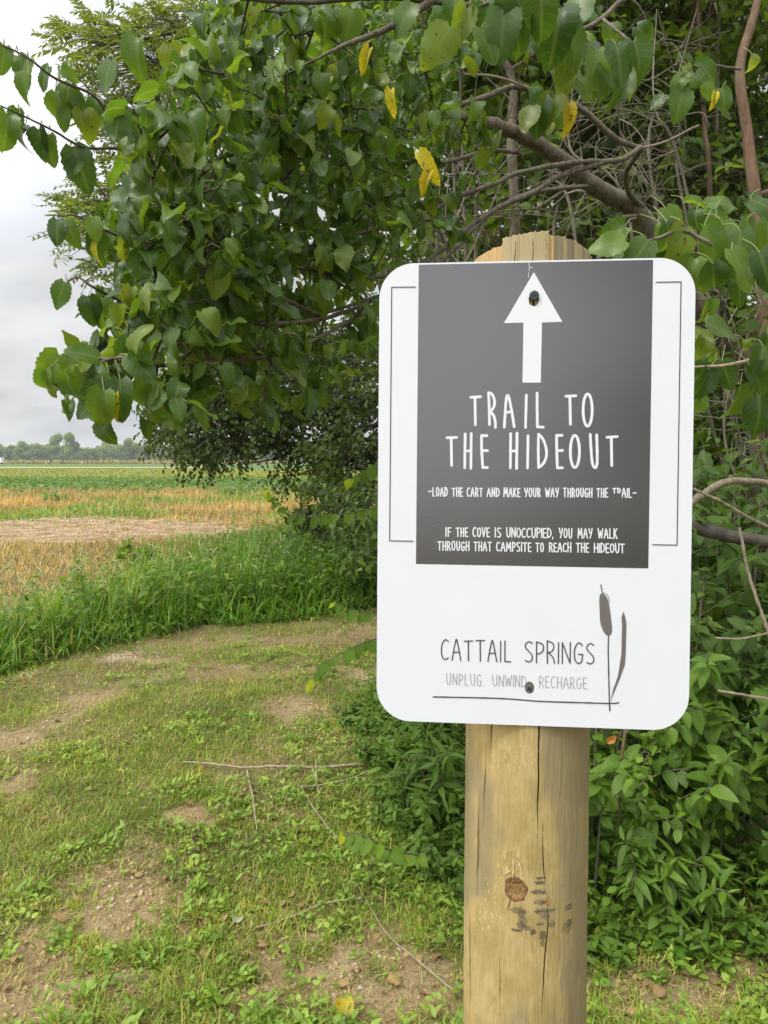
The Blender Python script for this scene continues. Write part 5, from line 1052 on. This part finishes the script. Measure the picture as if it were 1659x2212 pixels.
# pale gravel washed together at the mowing edge
tq = np.array([[-1, -1, 0], [1, -1, 0], [1, 1, 0], [-1, 1, 0], [-.7, -.6, .9], [.6, -.7, 1], [.7, .6, .8], [-.6, .7, 1]]) * .5; STONE = [(tq[:, [0, 1, 2]], np.array([[0, 3, 2, 1], [4, 5, 6, 7], [0, 1, 5, 4], [1, 2, 6, 5], [2, 3, 7, 6], [3, 0, 4, 7]]), np.zeros((8, 2)))]
gst = Geo()
for (a_, b_, n) in (((225, 1432), (330, 1402), 420), ((20, 1470), (120, 1440), 160), ((30, 1600), (215, 1510), 50), ((250, 1960), (240, 1900), 26), ((750, 2060), (760, 2110), 22)):
    t_ = rng.random(n)[:, None]; p = gnd(*a_)[:2] * (1 - t_) + gnd(*b_)[:2] * t_ + rng.normal(size=(n, 2)) * .07; place(gst, STONE, np.column_stack([p, ground_z(p[:, 0], p[:, 1]) - .002]), rnd(n) * np.array([1, 1, .15]), UP + rnd(n) * .3, rng.uniform(.005, .022, n) * rng.uniform(.5, 1, n))
y = 1.5 + 6 * rng.random(60000) ** 1.5; x = (rng.random(60000) - .5) * 2 * (y * .57 + .2); k = (rng.random(60000) < .55 * bare(x, y) ** 1.5) & (y < mown_limit(x)) & (x < .5 + (y < 2.4)); x, y = x[k], y[k]; n = len(x); gk = Geo()
place(gk, STONE, np.column_stack([x, y, ground_z(x, y) - .001]), rnd(n) * np.array([1, 1, .3]), UP + rnd(n) * .5, .004 + .014 * rng.random(n) ** 3)
tag(gk.build('soil_clods', plain('soil_clod', (.30, .21, .115), .95, spec=.1, var=(30, (.42, .31, .18)))), kind='stuff')
n = 1500; y = 1.5 + 6 * rng.random(n) ** 1.4; x = (rng.random(n) - .5) * 2 * (y * .57 + .2); k = (y < mown_limit(x)) & (x < .5 + (y < 2.5) * 1.2); x, y = x[k], y[k]; n = len(x); a = rng.uniform(0, 6.28, n); gk = Geo()
place(gk, OVATE, np.column_stack([x, y, ground_z(x, y) + .012]), np.stack([np.cos(a), np.sin(a), rng.uniform(-.1, .5, n)], -1), UP + rnd(n) * .6, rng.uniform(.012, .04, n), wide=np.full(n, 1.3)); tag(gk.build('dead_leaf_litter', M_bleaf), kind='stuff')
tag(gst.build('gravel', plain('limestone_gravel', (.30, .25, .18), .9, var=(60, (.50, .44, .34)))), kind='stuff')
# tall foxtail grass along the field edge
n = 82000; x = rng.uniform(-6, 1.2, n); y = 5.0 + 10.5 * rng.random(n) ** 1.25
k = (y > mown_limit(x) + (noise(x * 2.5, y * 0, 0, 67, 2) - .5) * .5) & (y < tall_limit(x) + (noise(x * 2, y * 2, 0, 68, 2) - .5) * 1.0) & in_view(x, y)
x, y = x[k], y[k]; n = len(x); rise = smooth(-.15, .9, y - mown_limit(x)); gg = Geo(); d, nn = up_dirs(n, .5)
hg = (.28 + .42 * rng.random(n)) * (.45 + .55 * rise) * (.75 + .5 * noise(x * 1.2, y * 1.2, 0, 69, 2)); hg *= np.interp(x, [-4, -2, 0], [.9, 1.0, 1.15])
place(gg, BLADE, np.stack([x, y, ground_z(x, y)], -1), d, nn, hg, wide=np.clip(rng.uniform(.6, 1.7, n) * .34 / np.maximum(hg, .2), .5, 2.2), var=np.clip(rng.beta(2, 2, n) + .25 * (x < -2.2) * rng.random(n), 0, 1))
tag(gg.build('tall_grass', M_tall), kind='stuff')
# leafy weeds mixed in towards the woods
nc = 3600; x = rng.uniform(-3.4, .9, nc); y = 5.6 + 8 * rng.random(nc); k = (y > mown_limit(x) + .15) & (y < tall_limit(x) - .2) & (rng.random(nc) < np.interp(x, [-3.4, -1.2, .2], [.25, .7, 1])); x, y = x[k], y[k]; nc = len(x)
m_ = 11; gq = Geo(); hz = np.repeat(rng.uniform(.2, .66, nc), m_) * np.tile(np.linspace(.25, 1, m_), nc)
cx = np.repeat(x, m_) + rng.normal(size=nc * m_) * .04; cy_ = np.repeat(y, m_) + rng.normal(size=nc * m_) * .04; a = rng.uniform(0, 2 * math.pi, nc * m_)
place(gq, OVATE, np.stack([cx, cy_, hz], -1), np.stack([np.cos(a), np.sin(a), rng.uniform(-.5, .5, nc * m_)], -1), UP + LIGHTWARD * .4 + rnd(nc * m_) * .5, rng.uniform(.05, .10, nc * m_))
tag(gq.build('weedy_undergrowth', M_shrub), kind='stuff')
# foxtail seed heads
n = 420; x = rng.uniform(-4.5, -.6, n); y = 5.2 + 6 * rng.random(n) ** 1.5; k = (y > mown_limit(x) + .2) & (y < tall_limit(x)) & in_view(x, y, .05); x, y = x[k], y[k]; n = len(x)
a = rng.uniform(0, 2 * math.pi, n); h = rng.uniform(.5, .78, n) * np.interp(x, [-4, -2, 0], [.85, .95, 1.1]); dirx = np.stack([np.cos(a), np.sin(a), np.zeros(n)], -1); b = np.stack([x, y, np.zeros(n)], -1)
st = np.stack([b, b + UP * (h * .6)[:, None] + dirx * .03, b + UP * (h * .95)[:, None] + dirx * .08, b + UP * h[:, None] + dirx * .12, b + UP * (h * .98)[:, None] + dirx * .16, b + UP * (h * .90)[:, None] + dirx * .20], 1)
gq = Geo(); V, Q, L = tube_geo(st, np.array([.0015, .0013, .0012, .0055, .006, .0015])[None] * np.ones((n, 1)), 5); gq.add(V, Q, L)
tag(gq.build('foxtail_seed_grass', plain('foxtail_head', (0.26, 0.30, 0.10), .7, var=(40, (0.36, 0.34, 0.15)))), kind='stuff')
# dry orange grass of the field, with a stubble patch and green weeds in it
n = 170000; y = 6.0 + 27 * rng.random(n) ** 1.1; x = rng.uniform(-1, .45, n) * (y * .62 + 1)
stub = (1 - smooth(.8, 1.1, np.sqrt(((x + 6.6) / 4.2) ** 2 + ((y - 17.0) / 3.4) ** 2) + (noise(x * .5, y * .5, 0, 71, 3) - .5) * 1.2)); green = smooth(.50, .62, noise(x * .35, y * .35, 0, 72, 3) + .10 * (1 - smooth(2, 4, np.sqrt((x + 9.5) ** 2 * .5 + (y - 22) ** 2 * .3))))
k = (y > tall_limit(x) - .5) & (rng.random(n) < (1 - .9 * stub) * np.interp(y, [6, 12, 20, 33], [.35, .5, .9, 1])); x, y, stub, green = x[k], y[k], stub[k], green[k]; n = len(x); isg = rng.random(n) < np.maximum(green * .85, .16)
d, nn = up_dirs(n, .35); hg = np.interp(y, [6, 12, 20, 25, 33], [.13, .16, .26, .42, .48]) * rng.uniform(.6, 1.2, n) * (1 - .5 * stub); wd = np.interp(y, [6, 14, 33], [.4, .8, 2.4]) * .4 / hg
pos = np.stack([x, y, np.zeros(n)], -1); gd = Geo(); gv = Geo()
place(gd, BLADE, pos[~isg], d[~isg], nn[~isg], hg[~isg], wide=wd[~isg]); place(gv, BLADE, pos[isg], d[isg], nn[isg], hg[isg] * .8, wide=wd[isg] * 1.4)
tag(gd.build('dry_grass', M_dry), kind='stuff'); tag(gv.build('field_weeds', M_tall), kind='stuff')
n = 6500; x = rng.uniform(-12, -1.5, n); y = 12.5 + 9.5 * rng.random(n); k = (np.sqrt(((x + 6.6) / 4.8) ** 2 + ((y - 17) / 4.0) ** 2) < 1.1); x, y = x[k], y[k]; n = len(x); a = rng.uniform(0, 2 * math.pi, n)
l_ = rng.uniform(.1, .4, n); gq = Geo(); place(gq, BLADE3, np.stack([x, y, rng.uniform(.015, .06, n)], -1), np.stack([np.cos(a), np.sin(a), rng.normal(size=n) * .15], -1), UP + rnd(n) * .3, l_, wide=.16 / l_); tag(gq.build('corn_stubble', M_straw), kind='stuff')
# beans, then yellowing grass, far rows of corn
n = 26000; y = 31.5 + 22 * rng.random(n) + rng.normal(size=n) * 1.8; x = rng.uniform(-.62, .35, n) * y; a = rng.uniform(0, 2 * math.pi, n); gq = Geo()
place(gq, SIMPLE, np.stack([x, y, rng.uniform(.1, .42, n)], -1), np.stack([np.cos(a), np.sin(a), rng.uniform(-.3, .6, n)], -1), UP + rnd(n) * .6, rng.uniform(.16, .3, n)); tag(gq.build('bean_plants', M_crop), kind='stuff')
n = 26000; y = 53 + 50 * rng.random(n) ** 1.3; x = rng.uniform(-.62, .35, n) * y; d, nn = up_dirs(n, .4); gq = Geo()
place(gq, BLADE, np.stack([x, y, np.full(n, .15)], -1), d, nn, rng.uniform(.25, .5, n), wide=np.interp(y, [53, 100], [7, 12])); tag(gq.build('yellowing_field_grass', M_yel), kind='stuff')
n = 14000; y = 318 + 10 * rng.random(n); x = rng.uniform(-260, 130, n); d, nn = up_dirs(n, .3); gq = Geo()
place(gq, BLADE, np.stack([x, y, np.full(n, .2)], -1), d, nn, rng.uniform(1.3, 2.2, n), wide=np.full(n, 9.0)); tag(gq.build('corn_rows', leaf_mat('corn_leaf', G((0, (0.10, 0.13, 0.04)), (.5, (0.28, 0.25, 0.10)), (1, (0.42, 0.36, 0.18))), .25, .6, 0)), kind='stuff')

# tall weeds that stick out of the grass, small bushes in the field
def tall_weed(label, px, pyb, pyt, Y, dens=60):
    b = at(px, pyb, Y); b[2] = 0; t_ = at(px + rng.normal() * 6, pyt, Y); t = empty('tall_weed', tuple(b), label, 'weed', 'tall weeds standing above the grass'); gs = Geo()
    S_ = gs.tube(np.array([b, (b + t_) / 2 + rng.normal(size=3) * .02, t_]), .006, .002, n=20, sides=5); gs.build('stem', M_petiole, t); f = np.linspace(.25, 1, dens) * 19; i0 = np.minimum(f.astype(int), 18); B = S_[i0] + (S_[i0 + 1] - S_[i0]) * (f - i0)[:, None]
    a = np.arange(dens) * 2.4; gl = Geo(); place(gl, LANCE, B, np.stack([np.cos(a), np.sin(a), np.full(dens, .55)], -1) + rnd(dens) * .2, UP + rnd(dens) * .3, .09 * np.linspace(1, .5, dens), var=rng.random(dens)); gl.build('leaves', M_tall, t)
for lab, px, pyb, pyt, Y, dn_ in (('tall feathery weed stalk highest above the tall grass, in front of the dry grass', 505, 1330, 1085, 7.2, 80), ('tall thin weed stalk below the drooping tree at the field edge', 640, 1200, 1035, 10.5, 80), ('thin brownish weed stalk between the feathery stalk and the drooping tree', 562, 1200, 1075, 10.5, 30),
                                  ('short weed stalk in the left part of the tall grass', 163, 1350, 1165, 6.6, 40), ('dark thin weed stalk near the bare stubble', 366, 1260, 1145, 8.0, 30), ('dark weed stalk next to the stubble patch right side', 415, 1240, 1130, 9.0, 34)):
    tall_weed(lab, px, pyb, pyt, Y, dn_)
for lab, px, py, Y, h in (('round green bush standing alone in the dry field at left', 112, 1090, 25, .55), ('small green bush at the far edge of the stubble', 340, 1092, 26, .35)):
    p = at(px, py, Y); shrub(lab, (p[0], p[1], 0), h, h * .9, 16, M_tall, .11, SIMPLE, 7, 'small bushes in the dry field', branch=2)
p = at(305, 1165, 10.0); shrub('small leafy sapling at the edge of the tall grass before the stubble', (p[0], p[1], 0), .55, .28, 7, M_shoot, .09, OVATE, 7, 'small bushes in the dry field')

# ---------------------------------------------------------------- sticks and fallen leaves on the mown ground
def stick(label, pts, r0, r1, lift=.012):
    P = np.array([gnd(*p) for p in pts]); P[:, 2] = ground_z(P[:, 0], P[:, 1]) + lift; g0 = Geo(); g0.tube(P, r0, r1, n=30, sides=6, rough=.25); tag(g0.build('fallen_stick', M_stick), label, 'stick', 'sticks lying on the mown grass')
stick('long thin pale stick lying level across the mown grass left of the sign post', [(395, 1658), (450, 1666), (530, 1673), (600, 1676), (700, 1676), (795, 1670)], .004, .008, .03)
stick('short pale stick lying upright in the photo below the long stick', [(534, 1680), (545, 1735), (552, 1790), (556, 1815)], .006, .003, .025)
stick('thin grey stick crossing the long stick near its right end', [(683, 1655), (684, 1700), (690, 1755)], .004, .003, .03)
stick('thin brownish stick curving below the right end of the long stick', [(635, 1722), (690, 1720), (750, 1705), (800, 1688)], .003, .004, .03)
stick('grey forked stick lying low near the dirt left of the post', [(555, 2000), (640, 1975), (700, 1955), (780, 1945)], .003, .005, .02)
stick('thin yellow-brown stem curving down the grass left of the post', [(650, 1722), (680, 1770), (720, 1820), (740, 1840)], .0025, .003, .03)
stick('thin stem running diagonally by the bottom left of the post', [(760, 1900), (800, 1960), (840, 2020), (900, 2075), (990, 2140)], .0025, .003, .02)
def fallen(label, px, py, size, mat, tilt=.5, cat='fallen leaf'):
    p = gnd(px, py); p[2] = ground_z(np.array([p[0]]), np.array([p[1]]))[0] + .02; g0 = Geo(); a = rng.uniform(-.6, .6)
    place(g0, [MULB[3], MULB[2]], p[None], np.array([[math.sin(a), math.cos(a), tilt]]), np.array([[.2, -.8, .7]]), np.array([size])); tag(g0.build('fallen_leaf', mat), label, cat)
fallen('curled yellow leaf lying on the grass left of the post at the bottom', 745, 2195, .075, M_yleaf, .9)
fallen('dry brown leaf on the ground right of the post under the shrubs', 1420, 2000, .07, M_bleaf, 1.2)
fallen('small dark brown leaf on the dirt by the left side of the post', 850, 2125, .05, M_bleaf, .4)
fallen('small tan leaf in the grass right of the post near the bottom', 1432, 2150, .04, M_bleaf, .5)
fallen('pale bluish leaf lying in the weeds in the lower middle of the lawn', 510, 1990, .05, leaf_mat('pale_leaf', G((0, (.25, .30, .26)), (1, (.3, .34, .3))), .1, .5, .2), .4)

# ---------------------------------------------------------------- far edge: tree line, vehicles
def far_tree(h, w, seed, mat):
    g_ = np.random.default_rng(seed); gl = Geo(); n = 3000; gb = Geo()
    for k in range(9):
        c = np.array([g_.normal() * w * .22, g_.normal() * w * .22, h * (.10 + .78 * k / 8 * g_.uniform(.85, 1.1))]); r_ = np.array([w * .36, w * .36, h * .17]) * g_.uniform(.7, 1.25)
        gb.tube(np.array([[0, 0, h * .2], c * np.array([.4, .4, .85]), c]), .16, .05, n=6, sides=5)
        m = n // 9; p = c + rnd(m) * r_ * (g_.random(m) ** .35)[:, None]; place(gl, SIMPLE, p, unit(rnd(m) + UP * -.3), UP + rnd(m), g_.uniform(.7, 1.5, m), var=np.clip(g_.random() * .6 + g_.random(m) * .4, 0, 1))
    gt = Geo(); gt.tube(np.array([[0, 0, 0], [0, 0, h * .5], [g_.normal() * .4, 0, h * .8]]), .35, .1, n=8, sides=7); return gt, gb, gl
protos = []
FT = [('rounded mid-green tree in the line of trees beyond the fields', 13, 9, M_far), ('taller loose-crowned tree standing above the line of trees beyond the fields', 17, 9, M_far), ('low dark bushy tree in the line of trees beyond the fields', 9.5, 10, M_fard)]
xs_ = np.arange(-262, 60, 2.6); first = {}
for i, x in enumerate(xs_):
    kd = [0, 2, 0, 1, 0, 2, 0, 0, 1, 2, 0, 0, 2][i % 13]; y = 470 + rng.uniform(-8, 14) - (10 if kd == 2 else 0)
    lab, h, w, mat = FT[kd]
    if kd not in first:
        r_ = empty('far_tree', (x, y, 0), lab, 'tree', 'trees beyond the fields'); a, b, c = far_tree(h, w, 90 + kd, mat)
        for gq, nm_s, mt in ((a, 'trunk', M_barkd), (b, 'branches', M_barkd), (c, 'crown', mat)):
            o = gq.build(nm_s, mt); o.parent = r_
        first[kd] = r_
    else:
        src = first[kd]; r_ = src.copy(); sc.collection.objects.link(r_); r_.location = (x, y, 0)
        for ch in list(src.children):
            c_ = ch.copy(); sc.collection.objects.link(c_); c_.parent = r_
    r_.rotation_euler = (0, 0, rng.uniform(0, 6.28)); s_ = rng.uniform(.74, 1.0); r_.scale = (s_, s_, s_ * rng.uniform(.9, 1.1))
def boxm(bm, x0, y0, z0, x1, y1, z1, bev=0.0):
    v = [bm.verts.new(p) for p in ((x0, y0, z0), (x1, y0, z0), (x1, y1, z0), (x0, y1, z0), (x0, y0, z1), (x1, y0, z1), (x1, y1, z1), (x0, y1, z1))]
    for f in ((0, 3, 2, 1), (4, 5, 6, 7), (0, 1, 5, 4), (1, 2, 6, 5), (2, 3, 7, 6), (3, 0, 4, 7)): bm.faces.new([v[i] for i in f])
def bpart(name, boxes, mat, parent, bev=.05):
    bm = bmesh.new()
    for b in boxes: boxm(bm, *b)
    bmesh.ops.bevel(bm, geom=bm.edges[:], offset=bev, segments=2, affect='EDGES')
    me = bpy.data.meshes.new(name); bm.to_mesh(me); bm.free(); me.materials.append(mat); return link(bpy.data.objects.new(name, me), parent)
def wheel(x, y, parent, r=.4):
    g0 = Geo(); ang = np.linspace(0, 2 * math.pi, 17); V, Q, L = tube_geo(np.array([[[x, y - .12, r], [x, y - .1, r], [x, y + .1, r], [x, y + .12, r]]]), np.array([[.01, r, r, .01]]), 16); g0.add(V, Q, L)
    o = g0.build('wheel', M_tyre); o.parent = parent
M_tyre = plain('tyre_rubber', (.02, .02, .02), .8); M_tw = plain('white_box_panel', (.80, .81, .83), .4); M_carw = plain('silver_paint', (.62, .64, .67), .35); M_card = plain('dark_paint', (.05, .06, .08), .35); M_cg = plain('tinted_glass', (.03, .04, .05), .1)
p = at(-6, 1003, 300); tr_ = empty('box_truck', (p[0] - 1.0, 300, .25), 'white box truck body parked far off at the left edge of the fields', 'truck')
bpart('cargo_box', [(-4.6, -1.1, .55, 3.2, 1.1, 2.55)], M_tw, tr_); bpart('chassis', [(-4.4, -.9, .3, 3.0, .9, .5)], M_card, tr_); bpart('cab', [(-6.3, -1.0, .4, -4.75, 1.0, 2.0)], M_tw, tr_)
for wx in (-5.5, 1.3, 2.3): wheel(wx, -.95, tr_, .38); wheel(wx, .95, tr_, .38)
def pickup(label, loc, paint, rz):
    r_ = empty('pickup_truck', loc, label, 'truck'); bpart('body', [(-2.7, -.95, .5, 2.7, .95, 1.05)], paint, r_, .12); bpart('cabin', [(-.9, -.85, 1.07, 1.1, .85, 1.75)], paint, r_, .18)
    bpart('side_window', [(-.7, -.87, 1.18, .9, -.84, 1.6)], M_cg, r_, .01); bpart('headlight', [(2.68, -.8, .75, 2.73, -.45, .92)], M_tw, r_, .01); bpart('bed_wall', [(-2.6, -.9, 1.06, -1.0, -.8, 1.22)], paint, r_, .02)
    for wx in (-1.7, 1.7): wheel(wx, -.85, r_, .4); wheel(wx, .85, r_, .4)
    r_.rotation_euler = (0, 0, rz); return r_
p = at(402, 1003, 290); pickup('silver pickup far away beyond the fields, half hidden by drooping leaves', (p[0], 290, .28), M_carw, 0)
p = at(437, 1003, 290); pickup('dark pickup far away behind the silver pickup beyond the fields', (p[0], 290, .28), M_card, 0)

# ---------------------------------------------------------------- haze
def haze(density):
    bm = bmesh.new(); boxm(bm, -700, -60, -1.5, 700, 700, 26); me = bpy.data.meshes.new('haze'); bm.to_mesh(me); bm.free()
    m, nt = material('haze_air'); v = N(nt, 'ShaderNodeVolumePrincipled'); v.inputs['Color'].default_value = (.82, .88, .95, 1); v.inputs['Density'].default_value = density
    o = N(nt, 'ShaderNodeOutputMaterial'); nt.links.new(v.outputs[0], o.inputs['Volume']); me.materials.append(m); tag(link(bpy.data.objects.new('haze', me)), kind='stuff')
HAZE = 0.00038
if HAZE: haze(HAZE)
